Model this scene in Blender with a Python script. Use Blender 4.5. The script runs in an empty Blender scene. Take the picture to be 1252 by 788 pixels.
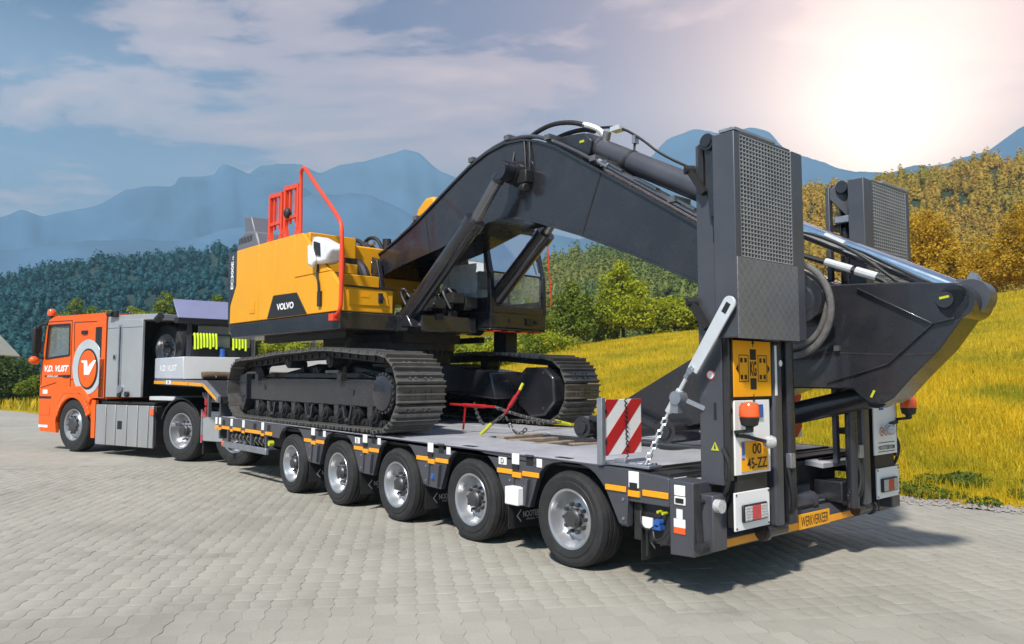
import bpy, bmesh, math, random
import numpy as np
from mathutils import Vector, Matrix, noise
random.seed(7); rng = np.random.default_rng(11)
R = math.radians
SC = bpy.context.scene
COL = SC.collection

# ---------------------------------------------------------------- camera
CAM_LOC = Vector((4.1134, -4.0414, 1.4047)); YAW = -0.865947; PITCH = 0.072138
cd = bpy.data.cameras.new('camera'); cam = bpy.data.objects.new('camera', cd); COL.objects.link(cam)
cd.sensor_width = 36.0; cd.lens = 933.9 / 1252 * 36; cd.clip_start = 0.1; cd.clip_end = 20000
cam.location = CAM_LOC
fw = Vector((math.sin(YAW) * math.cos(PITCH), math.cos(YAW) * math.cos(PITCH), math.sin(PITCH)))
cam.rotation_euler = fw.to_track_quat('-Z', 'Y').to_euler()
SC.camera = cam

# ---------------------------------------------------------------- exposure, sky, sun
SC.view_settings.view_transform = 'Standard'; SC.view_settings.look = 'None'
SC.view_settings.gamma = 1.0; SC.view_settings.use_curve_mapping = False
SC.view_settings.exposure = 1.3
SUN_AZ, SUN_EL = R(153), R(50)          # compass direction towards the sun (0 = +Y, negative = -X side)
to_sun = Vector((math.sin(SUN_AZ) * math.cos(SUN_EL), math.cos(SUN_AZ) * math.cos(SUN_EL), math.sin(SUN_EL)))
sl = bpy.data.lights.new('sun', 'SUN'); sl.energy = 3.9; sl.angle = R(4.0); sl.color = (1.0, 0.94, 0.86)
so = bpy.data.objects.new('sun', sl); COL.objects.link(so)
so.rotation_euler = (-to_sun).to_track_quat('-Z', 'Y').to_euler()

def nodes_of(tree):
    tree.nodes.clear()
    def N(t, **kw):
        n = tree.nodes.new(t)
        for k, v in kw.items():
            if k.startswith('_'): setattr(n, k[1:], v)
        for k, v in kw.items():
            if not k.startswith('_'):
                s = n.inputs[int(k[1:])] if (k[0] == 'i' and k[1:].isdigit()) else n.inputs[k.replace('__', ' ')]
                if isinstance(v, bpy.types.NodeSocket): tree.links.new(v, s)
                else: s.default_value = v
        return n
    return N

def mixc(N, fac, a, b, mode='MIX'):
    n = N('ShaderNodeMix', _data_type='RGBA', _blend_type=mode)
    t = n.id_data
    for idx, v in ((0, fac), (6, a), (7, b)):
        if isinstance(v, bpy.types.NodeSocket): t.links.new(v, n.inputs[idx])
        else: n.inputs[idx].default_value = v if idx == 0 else (tuple(v) + (1,))[:4]
    return n.outputs[2]

def mth(N, op, a, b=None, c=None, clamp=False):
    n = N('ShaderNodeMath', _operation=op, _use_clamp=clamp); t = n.id_data
    for i, v in enumerate((a, b, c)):
        if v is None: continue
        if isinstance(v, bpy.types.NodeSocket): t.links.new(v, n.inputs[i])
        else: n.inputs[i].default_value = v
    return n.outputs[0]

def ramp(N, fac, stops, interp='LINEAR'):
    n = N('ShaderNodeValToRGB'); n.id_data.links.new(fac, n.inputs[0])
    cr = n.color_ramp; cr.interpolation = interp
    while len(cr.elements) > 1: cr.elements.remove(cr.elements[-1])
    for i, (p, c) in enumerate(stops):
        e = cr.elements[0] if i == 0 else cr.elements.new(p)
        e.position = p
        e.color = (c, c, c, 1) if not hasattr(c, '__len__') else (tuple(c) + (1,))[:4]
    return n.outputs[0]

W = bpy.data.worlds.new('World'); SC.world = W; W.use_nodes = True
N = nodes_of(W.node_tree)
sky = N('ShaderNodeTexSky', _sky_type='NISHITA', _sun_disc=False, _sun_elevation=SUN_EL, _sun_rotation=SUN_AZ,
        _altitude=300.0, _air_density=1.0, _dust_density=1.5, _ozone_density=1.5)
gen = N('ShaderNodeTexCoord').outputs['Generated']
sep = N('ShaderNodeSeparateXYZ', Vector=gen)
zc = mth(N, 'MAXIMUM', sep.outputs[2], 0.0)
den = mth(N, 'ADD', zc, 0.16)
pu = mth(N, 'DIVIDE', sep.outputs[0], den); pv = mth(N, 'DIVIDE', sep.outputs[1], den)
CLOUD_SEED = 7.7
# cloud sheet seen in perspective, stretched along the view's horizon
cu = mth(N, 'ADD', mth(N, 'MULTIPLY', pu, 0.76), mth(N, 'MULTIPLY', pv, -0.65))
cv = mth(N, 'ADD', mth(N, 'MULTIPLY', pu, 0.65), mth(N, 'MULTIPLY', pv, 0.76))
cvec = N('ShaderNodeCombineXYZ', X=cu, Y=mth(N, 'MULTIPLY', cv, 0.55), Z=CLOUD_SEED).outputs[0]
n1 = N('ShaderNodeTexNoise', Vector=cvec, Scale=2.3, Detail=9.0, Roughness=0.60, Distortion=0.25)
n2 = N('ShaderNodeTexNoise', Vector=cvec, Scale=0.9, Detail=4.0, Roughness=0.5)
cl = mth(N, 'ADD', mth(N, 'MULTIPLY', n1.outputs[0], 0.75), mth(N, 'MULTIPLY', n2.outputs[0], 0.5))
cmask = ramp(N, cl, [(0.615, 0.0), (0.68, 0.6), (0.77, 1.0)], 'EASE')
dmask = ramp(N, n2.outputs[0], [(0.42, 0.0), (0.62, 1.0)], 'EASE')
# direction of the bright veil where the low light breaks through
GA, GE = R(-23.2), R(15.8)
gdir = (math.sin(GA) * math.cos(GE), math.cos(GA) * math.cos(GE), math.sin(GE))
nrm = N('ShaderNodeVectorMath', _operation='NORMALIZE', i0=gen).outputs[0]
dot = N('ShaderNodeVectorMath', _operation='DOT_PRODUCT', i0=nrm, i1=gdir).outputs['Value']
ang = mth(N, 'ARCCOSINE', mth(N, 'MINIMUM', mth(N, 'MAXIMUM', dot, -1.0), 1.0))      # radians
def lobe(w, p=1.0):
    return mth(N, 'EXPONENT', mth(N, 'MULTIPLY', mth(N, 'POWER', mth(N, 'DIVIDE', ang, w), p), -1.0))
base = mixc(N, 1.0, sky.outputs[0], (0.025, 0.08, 0.24), 'MULTIPLY')          # thin high veil dims the clear sky
hor = ramp(N, zc, [(0.0, 1.0), (0.21, 0.9), (0.31, 0.35), (0.42, 0.0)], 'EASE')
base = mixc(N, mth(N, 'MULTIPLY', hor, 0.9), base, (5.4, 6.3, 7.0))
base = mixc(N, mth(N, 'MULTIPLY', dmask, 0.55), base, (0.12, 0.40, 1.15))
base = mixc(N, mth(N, 'MULTIPLY', cmask, 0.85), base, (6.6, 4.6, 3.8))
wide = lobe(0.60, 1.8)
base = mixc(N, mth(N, 'MULTIPLY', wide, 0.6), base, (3.7, 2.15, 2.6))
g1 = mixc(N, 1.0, N('ShaderNodeCombineColor', Red=lobe(0.135, 1.1), Green=lobe(0.132, 1.1), Blue=lobe(0.128, 1.1)).outputs[0], (26.0, 19.0, 13.0), 'MULTIPLY')
base = mixc(N, 1.0, base, g1, 'ADD')
bg = N('ShaderNodeBackground', Color=base, Strength=0.10)
out = N('ShaderNodeOutputWorld', Surface=bg.outputs[0])

# ---------------------------------------------------------------- materials
M = {}
def mat(name, col, rough=0.5, metal=0.0, var=0.12, vscale=3.0, bump=0.0, bscale=40.0, coat=0.0, dirt=0.0, dirtcol=(0.22, 0.2, 0.17), spec=0.5, stretch=None, emit=None):
    m = bpy.data.materials.new(name); m.use_nodes = True
    N = nodes_of(m.node_tree)
    tc = N('ShaderNodeTexCoord').outputs['Object']
    if stretch: tc = N('ShaderNodeMapping', Vector=tc, Scale=stretch).outputs[0]
    nz = N('ShaderNodeTexNoise', Vector=tc, Scale=vscale, Detail=6.0, Roughness=0.62).outputs[0]
    lo = tuple(max(0, c * (1 - var)) for c in col); hi = tuple(min(1, c * (1 + var)) for c in col)
    c = mixc(N, ramp(N, nz, [(0.3, 0.0), (0.7, 1.0)]), lo, hi)
    if dirt:
        n3 = N('ShaderNodeTexNoise', Vector=tc, Scale=vscale * 2.3, Detail=8.0, Roughness=0.7).outputs[0]
        c = mixc(N, mth(N, 'MULTIPLY', ramp(N, n3, [(0.48, 0.0), (0.72, 1.0)]), dirt), c, dirtcol)
    rg = mth(N, 'ADD', rough - 0.08, mth(N, 'MULTIPLY', nz, 0.16), clamp=True)
    b = N('ShaderNodeBsdfPrincipled', Base__Color=c, Roughness=rg, Metallic=metal)
    b.inputs['Coat Weight'].default_value = coat; b.inputs['Coat Roughness'].default_value = 0.06
    b.inputs['Specular IOR Level'].default_value = spec
    if bump:
        nb = N('ShaderNodeTexNoise', Vector=tc, Scale=bscale, Detail=4.0, Roughness=0.6).outputs[0]
        bp = N('ShaderNodeBump', Height=nb, Strength=bump, Distance=0.01)
        m.node_tree.links.new(bp.outputs[0], b.inputs['Normal'])
    if emit:
        b.inputs['Emission Color'].default_value = tuple(emit[:3]) + (1,); b.inputs['Emission Strength'].default_value = emit[3]
    N('ShaderNodeOutputMaterial', Surface=b.outputs[0])
    M[name] = m
    return m
mat('machine_grey', (0.020, 0.020, 0.025), 0.27, 0.1, 0.10, 1.5, 0.05, 60, coat=0.4, dirt=0.06)
mat('trailer_grey', (0.066, 0.069, 0.083), 0.36, 0.25, 0.10, 1.6, 0.04, 70, coat=0.2, dirt=0.08)
mat('dark_steel', (0.022, 0.022, 0.024), 0.55, 0.2, 0.2, 4, 0.1, 50, dirt=0.1)
mat('black_void', (0.010, 0.010, 0.011), 0.8)
mat('rubber', (0.016, 0.016, 0.017), 0.72, 0, 0.25, 6, 0.15, 60, dirt=0.22, dirtcol=(0.075, 0.07, 0.062))
mat('hose', (0.014, 0.014, 0.015), 0.5)
mat('hose_sleeve', (0.11, 0.105, 0.10), 0.6, 0, 0.3, 30)
mat('rim_silver', (0.46, 0.47, 0.49), 0.30, 0.75, 0.1, 5, 0.04, 60, dirt=0.15, dirtcol=(0.16, 0.15, 0.14))
mat('hub_steel', (0.10, 0.10, 0.105), 0.45, 0.7, 0.2, 8)
mat('galvanised', (0.34, 0.36, 0.40), 0.42, 0.75, 0.16, 5, 0.06, 50)
mat('grating_steel', (0.36, 0.37, 0.38), 0.42, 0.45, 0.12, 6)
mat('aluminium', (0.46, 0.46, 0.46), 0.42, 0.7, 0.10, 2.0, 0.05, 90, stretch=(1, 1, 0.15))
mat('cabinet_grey', (0.40, 0.41, 0.42), 0.42, 0.45, 0.08, 1.5)
mat('chrome', (0.72, 0.73, 0.75), 0.12, 1.0, 0.05)
mat('deck_metal', (0.46, 0.47, 0.51), 0.42, 0.25, 0.14, 2.5, 0.12, 45, dirt=0.28, dirtcol=(0.24, 0.23, 0.22))
mat('white_paint', (0.78, 0.78, 0.77), 0.4, 0, 0.03, 3, dirt=0.05)
mat('box_grey', (0.50, 0.53, 0.58), 0.45, 0.2, 0.05, 2)
mat('yellow_paint', (0.74, 0.335, 0.008), 0.38, 0, 0.04, 1.5, 0.02, 80, coat=0.15, dirt=0.02, spec=0.35)
mat('orange_paint', (0.74, 0.105, 0.004), 0.34, 0, 0.04, 1.5, 0.02, 80, coat=0.2, dirt=0.02, spec=0.35)
mat('rail_red', (0.72, 0.055, 0.012), 0.4, 0, 0.06, 4, coat=0.2)
mat('chain_red', (0.34, 0.010, 0.012), 0.42, 0, 0.2, 10)
mat('amber', (0.85, 0.34, 0.008), 0.35, 0, 0.06, 8)
mat('sign_orange', (0.86, 0.37, 0.006), 0.42, 0, 0.04, 4)
mat('beacon_orange', (0.80, 0.10, 0.012), 0.16, 0, 0.08, 10, coat=0.6)
mat('lens_red', (0.52, 0.04, 0.05), 0.25, 0, 0.1, 20, coat=0.4)
mat('lens_clear', (0.5, 0.5, 0.5), 0.25, 0.2, 0.3, 60, coat=0.4)
mat('board_red', (0.48, 0.018, 0.022), 0.4, 0, 0.08, 6)
mat('text_black', (0.012, 0.012, 0.012), 0.5)
mat('text_white', (0.82, 0.82, 0.82), 0.45)
mat('text_grey', (0.48, 0.49, 0.50), 0.5)
mat('blue_plastic', (0.03, 0.10, 0.36), 0.4)
mat('hivis', (0.62, 0.78, 0.02), 0.6, 0, 0.15, 12)
mat('hook_yellow', (0.46, 0.48, 0.02), 0.45, 0, 0.1, 9)
mat('steel_chain', (0.20, 0.195, 0.19), 0.45, 0.8, 0.2, 20)
mat('strut_white', (0.66, 0.69, 0.71), 0.38, 0.4, 0.08, 4, dirt=0.1)
mat('track_steel', (0.17, 0.16, 0.15), 0.42, 0.55, 0.25, 7, 0.1, 40, dirt=0.35, dirtcol=(0.20, 0.17, 0.135))
mat('wood', (0.24, 0.19, 0.14), 0.75, 0, 0.3, 5, 0.3, 30, stretch=(0.3, 3, 3))
mat('tarp_brown', (0.12, 0.085, 0.055), 0.8, 0, 0.3, 6, 0.4, 20)
mat('plastic_wrap', (0.74, 0.75, 0.78), 0.22, 0, 0.08, 9, 0.9, 14, coat=0.4)
mat('panel_sky_tint', (0.24, 0.25, 0.40), 0.45, 0.3, 0.06, 2)  # blue of the reflected sky put into the panel colour
mat('seat_cloth', (0.03, 0.035, 0.045), 0.8)
mat('bark', (0.07, 0.05, 0.035), 0.9, 0, 0.3, 6, 0.6, 12)
mat('roof_sheet', (0.42, 0.42, 0.36), 0.7, 0, 0.1, 1.5)
mat('barn_board', (0.10, 0.085, 0.075), 0.85, 0, 0.25, 3)
mat('antenna_red', (0.62, 0.05, 0.03), 0.5)

def glass_mat(name, tint, alpha_mix, film=0.1):
    m = bpy.data.materials.new(name); m.use_nodes = True
    N = nodes_of(m.node_tree)
    tr = N('ShaderNodeBsdfTransparent', Color=tint + (1,))
    gl = N('ShaderNodeBsdfGlossy', Color=(0.9, 0.95, 1, 1), Roughness=0.03)
    fr = N('ShaderNodeFresnel', IOR=1.5)
    f = mth(N, 'ADD', fr.outputs[0], alpha_mix, clamp=True)
    mx = N('ShaderNodeMixShader', i0=f, i1=tr.outputs[0], i2=gl.outputs[0])
    df = N('ShaderNodeBsdfDiffuse', Color=(0.72, 0.78, 0.82, 1)); tl = N('ShaderNodeBsdfTranslucent', Color=(0.72, 0.78, 0.82, 1))      # pale film standing in for the bright view through the glass
    fm = N('ShaderNodeMixShader', i0=0.5, i1=df.outputs[0], i2=tl.outputs[0]); mx = N('ShaderNodeMixShader', i0=film, i1=mx.outputs[0], i2=fm.outputs[0])
    N('ShaderNodeOutputMaterial', Surface=mx.outputs[0]); M[name] = m
glass_mat('glass', (0.93, 0.97, 0.98), 0.05, 0.22)

def leaf_mat(name, dark, light, transl=0.25, rough=0.6, big=None, bs=0.045):
    m = bpy.data.materials.new(name); m.use_nodes = True
    N = nodes_of(m.node_tree)
    at = N('ShaderNodeAttribute', _attribute_name='tint').outputs['Fac']
    nz = N('ShaderNodeTexNoise', Vector=N('ShaderNodeTexCoord').outputs['Object'], Scale=0.8, Detail=3.0).outputs[0]
    f = mth(N, 'ADD', mth(N, 'MULTIPLY', at, 0.65), mth(N, 'MULTIPLY', nz, 0.4), clamp=True)
    c = mixc(N, f, dark, light)
    if big:
        nb = N('ShaderNodeTexNoise', Vector=N('ShaderNodeTexCoord').outputs['Object'], Scale=bs, Detail=5.0, Roughness=0.65).outputs[0]
        c = mixc(N, ramp(N, nb, [(0.44, 0.0), (0.62, 0.85)]), c, big)
    d = N('ShaderNodeBsdfPrincipled', Base__Color=c, Roughness=rough)
    d.inputs['Specular IOR Level'].default_value = 0.25
    t = N('ShaderNodeBsdfTranslucent', Color=c)
    mx = N('ShaderNodeMixShader', i0=transl, i1=d.outputs[0], i2=t.outputs[0])
    N('ShaderNodeOutputMaterial', Surface=mx.outputs[0]); M[name] = m
leaf_mat('leaf_green', (0.045, 0.09, 0.008), (0.24, 0.29, 0.02), 0.35)
leaf_mat('leaf_lime', (0.10, 0.15, 0.008), (0.48, 0.50, 0.02), 0.4)
leaf_mat('leaf_dark', (0.018, 0.045, 0.008), (0.08, 0.12, 0.015))
leaf_mat('leaf_glow_gold', (0.22, 0.14, 0.008), (0.70, 0.44, 0.02), 0.4)  # warm low glow put into the leaf colour
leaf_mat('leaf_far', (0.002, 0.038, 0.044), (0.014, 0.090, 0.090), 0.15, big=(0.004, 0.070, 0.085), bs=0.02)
leaf_mat('leaf_hill', (0.035, 0.07, 0.012), (0.17, 0.22, 0.035), 0.15, big=(0.20, 0.20, 0.03), bs=0.03)
leaf_mat('leaf_warm_haze', (0.20, 0.14, 0.014), (0.72, 0.45, 0.05), 0.35, big=(0.30, 0.26, 0.025))  # golden haze over the right hill painted into the foliage colour
leaf_mat('meadow_grass', (0.38, 0.29, 0.010), (0.86, 0.60, 0.025), 0.38, big=(0.22, 0.26, 0.016), bs=0.45)
leaf_mat('weed', (0.03, 0.07, 0.008), (0.14, 0.19, 0.02), 0.3)

# ---------------------------------------------------------------- mesh builder
class MB:
    def __init__(s): s.v = []; s.f = []; s.sm = []
    def add(s, vs, fs):
        o = len(s.v); s.sm.append((len(s.v), len(s.f))); s.v += [tuple(v) for v in vs]; s.f += [tuple(i + o for i in f) for f in fs]; return s
    def pieces(s):
        out = []
        for (v0, f0), (v1, f1) in zip(s.sm, s.sm[1:] + [(len(s.v), len(s.f))]):
            b = MB(); b.v = s.v[v0:v1]; b.f = [tuple(i - v0 for i in f) for f in s.f[f0:f1]]; out.append(b)
        return out
    def clusters(s, apart=False):            # pieces that touch stay together, the others become objects of their own
        P = s.pieces()
        if apart: return P
        B = []
        for b in P:
            a = np.array(b.v); B.append((a.min(0) - .004, a.max(0) + .004))
        g = list(range(len(P)))
        def find(i):
            while g[i] != i: i = g[i]
            return i
        for i in range(len(P)):
            for j in range(i):
                if (B[i][0] <= B[j][1]).all() and (B[j][0] <= B[i][1]).all(): g[find(i)] = find(j)
        out = {}
        for i, b in enumerate(P):
            o = out.setdefault(find(i), MB()); o.add(b.v, b.f)
        return list(out.values())
    def box(s, x0, x1, y0, y1, z0, z1):
        return s.add([(x0, y0, z0), (x1, y0, z0), (x1, y1, z0), (x0, y1, z0), (x0, y0, z1), (x1, y0, z1), (x1, y1, z1), (x0, y1, z1)],
                     [(0, 3, 2, 1), (4, 5, 6, 7), (0, 1, 5, 4), (1, 2, 6, 5), (2, 3, 7, 6), (3, 0, 4, 7)])
    def obox(s, c, size, mx):
        b = MB().box(-size[0] / 2, size[0] / 2, -size[1] / 2, size[1] / 2, -size[2] / 2, size[2] / 2)
        return s.add([Vector(c) + mx @ Vector(v) for v in b.v], b.f)
    def bar(s, p0, p1, w, h, up=(0, 0, 1)):
        p0 = Vector(p0); p1 = Vector(p1); d = (p1 - p0); L = d.length; d.normalize()
        sd = d.cross(Vector(up))
        if sd.length < 1e-4: sd = d.cross(Vector((1, 0, 0)))
        sd.normalize(); u = sd.cross(d)
        mx = Matrix((d, sd, u)).transposed()
        return s.obox((p0 + p1) / 2, (L, w, h), mx)
    def prism(s, poly, ax, a0, a1):
        n = len(poly)
        def P(q, a):
            return (q[0], a, q[1]) if ax == 'y' else ((a, q[0], q[1]) if ax == 'x' else (q[0], q[1], a))
        vs = [P(q, a0) for q in poly] + [P(q, a1) for q in poly]
        fs = [tuple(range(n)), tuple(range(2 * n - 1, n - 1, -1))] + [(i, (i + 1) % n, n + (i + 1) % n, n + i) for i in range(n)]
        return s.add(vs, fs)
    def strip(s, line, th, ax, a0, a1):
        L = [Vector(p) for p in line]; off = []
        for i in range(len(L)):
            a = L[max(i - 1, 0)]; b = L[min(i + 1, len(L) - 1)]
            t = (b - a).normalized(); off.append(L[i] + Vector((-t.y, t.x)) * th)
        for i in range(len(L) - 1):
            s.prism([L[i], L[i + 1], off[i + 1], off[i]], ax, a0, a1)
        return s
    def cyl(s, p0, p1, r0, r1=None, n=18):
        r1 = r0 if r1 is None else r1
        p0 = Vector(p0); p1 = Vector(p1); d = (p1 - p0).normalized()
        u = d.orthogonal().normalized(); w = d.cross(u)
        vs = []
        for p, r in ((p0, r0), (p1, r1)):
            vs += [p + (u * math.cos(2 * math.pi * i / n) + w * math.sin(2 * math.pi * i / n)) * r for i in range(n)]
        return s.add(vs, [tuple(range(n - 1, -1, -1)), tuple(range(n, 2 * n))] + [(i, (i + 1) % n, n + (i + 1) % n, n + i) for i in range(n)])
    def lathe(s, prof, o, d, n=32, closed=False):
        o = Vector(o); d = Vector(d).normalized(); u = d.orthogonal().normalized(); w = d.cross(u)
        m = len(prof); vs = []
        for i in range(n):
            a = 2 * math.pi * i / n; e = u * math.cos(a) + w * math.sin(a)
            vs += [o + d * h + e * r for r, h in prof]
        fs = []
        for i in range(n):
            j = (i + 1) % n
            for k in range(m if closed else m - 1):
                l = (k + 1) % m
                fs.append((i * m + k, j * m + k, j * m + l, i * m + l))
        return s.add(vs, fs)
    def tube(s, pts, r, n=8, smooth=0):
        P = [Vector(p) for p in pts]
        for _ in range(smooth):
            Q = [P[0]]
            for a, b in zip(P[:-1], P[1:]): Q += [a * 0.75 + b * 0.25, a * 0.25 + b * 0.75]
            P = Q + [P[-1]]
        m = len(P); T = [(P[min(i + 1, m - 1)] - P[max(i - 1, 0)]).normalized() for i in range(m)]
        u = T[0].orthogonal().normalized(); vs = []
        for i in range(m):
            u = (u - T[i] * u.dot(T[i])).normalized(); w = T[i].cross(u)
            vs += [P[i] + (u * math.cos(2 * math.pi * k / n) + w * math.sin(2 * math.pi * k / n)) * r for k in range(n)]
        fs = [tuple(range(n - 1, -1, -1)), tuple(range((m - 1) * n, m * n))]
        for i in range(m - 1):
            for k in range(n):
                l = (k + 1) % n
                fs.append((i * n + k, i * n + l, (i + 1) * n + l, (i + 1) * n + k))
        return s.add(vs, fs)
    def sphere(s, c, r, sx=1, sy=1, sz=1, n=12):
        pr = [(max(1e-4, math.sin(math.pi * i / n)) * r, -math.cos(math.pi * i / n) * r) for i in range(n + 1)]
        b = MB().lathe(pr, (0, 0, 0), (0, 0, 1), n * 2)
        return s.add([(c[0] + v[0] * sx, c[1] + v[1] * sy, c[2] + v[2] * sz) for v in b.v], b.f)
    def plate(s, p, ax, a, rnd=0):           # flat polygon facing along ax
        return s
    def mesh(s, name, material, shift=None, xf=None, smooth=35):
        me = bpy.data.meshes.new(name)
        vs = [Vector(v) for v in s.v]
        if xf is not None: vs = [xf @ v for v in vs]
        if shift is not None: vs = [v - shift for v in vs]
        me.from_pydata([tuple(v) for v in vs], [], s.f)
        bm = bmesh.new(); bm.from_mesh(me)
        bmesh.ops.recalc_face_normals(bm, faces=bm.faces)
        bm.to_mesh(me); bm.free()
        me.materials.append(M[material])
        me.polygons.foreach_set('use_smooth', [True] * len(me.polygons))
        me.set_sharp_from_angle(angle=R(smooth))
        return me

BASE = {}
def tag(o, label=None, cat=None, group=None, kind=None):
    if label: o['label'] = label
    if cat: o['category'] = cat
    if group: o['group'] = group
    if kind: o['kind'] = kind
    return o
def thing(name, label, cat, loc=(0, 0, 0), rz=0.0, group=None, base=None):
    o = bpy.data.objects.new(name, None); COL.objects.link(o)
    o.empty_display_size = 0.2; o.location = loc; o.rotation_euler = (0, 0, rz)
    BASE[o.name] = (Vector(loc) if base is None else Vector(base))
    return tag(o, label, cat, group)
def root_of(o):
    while o.parent: o = o.parent
    return o
def part(name, mb, material, parent, label=None, bevel=0.0, xf=None, local=False, kind=None, smooth=35, seg=2, split=False, whole=False):
    if kind != 'stuff' and not whole and len(mb.sm) > 1:
        cl = mb.clusters(split)
        if len(cl) > 1: return [part(name, b, material, parent, label, bevel, xf, local, kind, smooth, seg, whole=True) for b in cl][0]
    sh = None if (local or parent is None) else BASE[root_of(parent).name]
    o = bpy.data.objects.new(name, mb.mesh(name, material, sh, xf, smooth)); COL.objects.link(o)
    if parent: o.parent = parent
    if label: o['label'] = label
    if kind: o['kind'] = kind
    if bevel:
        b = o.modifiers.new('edge', 'BEVEL'); b.width = bevel; b.segments = seg; b.limit_method = 'ANGLE'; b.angle_limit = R(38)
    return o
def inst(src, parent, loc=None, rot=None, name=None, kids=True):
    c = src.copy(); COL.objects.link(c); c.parent = parent
    if name: c.name = name
    if loc is not None: c.location = loc
    if rot is not None: c.rotation_euler = rot
    if kids:
        for k in [x for x in src.children]: inst(k, c)
    return c
def text(name, s, h, o, right, up, material, parent, xf=None, bold=0.0, shear=0.0, width=None, depth=0.002, align='CENTER', label=None, local=False, letters=False):
    cu = bpy.data.curves.new(name, 'FONT'); cu.body = s; cu.size = 1.0; cu.align_x = align; cu.align_y = 'CENTER'
    cu.offset = bold; cu.shear = shear; cu.extrude = 0.0; cu.resolution_u = 3
    ob = bpy.data.objects.new(name, cu); COL.objects.link(ob)
    dg = bpy.context.evaluated_depsgraph_get(); me = bpy.data.meshes.new_from_object(ob.evaluated_get(dg))
    bpy.data.objects.remove(ob)
    vs = [Vector(v.co) for v in me.vertices]; fs = [tuple(p.vertices) for p in me.polygons]
    bpy.data.meshes.remove(me)
    x0 = min(v.x for v in vs); x1 = max(v.x for v in vs); y0 = min(v.y for v in vs); y1 = max(v.y for v in vs)
    ky = h / (y1 - y0); kx = (width / (x1 - x0)) if width else ky
    right = Vector(right); up = Vector(up); nr = right.cross(up)
    cx = (x0 + x1) / 2 if align == 'CENTER' else x0
    P3 = [Vector(o) + right * ((v.x - cx) * kx) + up * ((v.y - (y0 + y1) / 2) * ky) + nr * depth for v in vs]
    b = MB(); b.add(P3, fs)
    if letters:                         # big characters: every one an object of its own
        g = list(range(len(vs)))
        def find(i):
            while g[i] != i: i = g[i]
            return i
        for f in fs:
            for k in f[1:]: g[find(k)] = find(f[0])
        for r_ in sorted(set(find(f[0]) for f in fs)):
            ff = [f for f in fs if find(f[0]) == r_]; ids = sorted(set(i for f in ff for i in f)); mp = {i: n for n, i in enumerate(ids)}
            last = part(name, MB().add([P3[i] for i in ids], [tuple(mp[i] for i in f) for f in ff]), material, parent, xf=xf, local=local, whole=True)
        return last
    return part(name, b, material, parent, label=label, xf=xf, local=local)
def np_mesh(name, V, F, material, tint=None, smooth=False):
    me = bpy.data.meshes.new(name); V = np.asarray(V, np.float32); F = np.asarray(F, np.int32); k = F.shape[1]
    me.vertices.add(len(V)); me.vertices.foreach_set('co', V.ravel())
    me.loops.add(F.size); me.loops.foreach_set('vertex_index', F.ravel())
    me.polygons.add(len(F)); me.polygons.foreach_set('loop_start', np.arange(0, F.size, k, dtype=np.int32))
    me.update(calc_edges=True)
    if tint is not None:
        a = me.attributes.new('tint', 'FLOAT', 'POINT'); a.data.foreach_set('value', np.asarray(tint, np.float32))
    if smooth: me.polygons.foreach_set('use_smooth', [True] * len(F))
    me.materials.append(M[material]); me.validate()
    return me
def obj(name, me, parent=None):
    o = bpy.data.objects.new(name, me); COL.objects.link(o)
    if parent: o.parent = parent
    return o
def circ(cx, cz, r, n=24, a0=0, a1=360):
    full = abs(a1 - a0) >= 360
    m = n if full else n + 1
    return [(cx + r * math.cos(R(a0 + (a1 - a0) * i / n)), cz + r * math.sin(R(a0 + (a1 - a0) * i / n))) for i in range(m)]
# ================================================================ SETTING
def pol(az, D, z=0.0):
    return Vector((CAM_LOC.x + math.sin(R(az)) * D, CAM_LOC.y + math.cos(R(az)) * D, z))
def edge_y(x):                      # far edge of the paved yard
    return 5.0 + 0.122 * np.minimum(x, 2.0) + 0.10 * np.sin(x * 0.9) + 0.05 * np.sin(x * 2.3)
def ground_h(X, Y):                 # meadow terrain height
    X = np.asarray(X, float); Y = np.asarray(Y, float)
    t = Y - edge_y(X)
    k = np.clip(0.170 + 0.0020 * X, 0.03, 0.212)
    tt = np.clip(t - 0.35, 0, None)
    f = 60 * (1 - np.exp(-(tt / 38.0) ** 1.1))
    bumps = 0.05 * np.sin(X * 0.7 + Y * 0.4) * np.clip(t / 6, 0, 1) + 0.12 * np.sin(X * 0.21 - Y * 0.17 + 1) * np.clip(t / 12, 0, 1)
    far = -np.clip((-X - 45) / 60, 0, 1) * 2.2 * np.clip(t / 8, 0, 1)
    return np.where(t < 0, 0.0, k * f + bumps + far)

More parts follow.
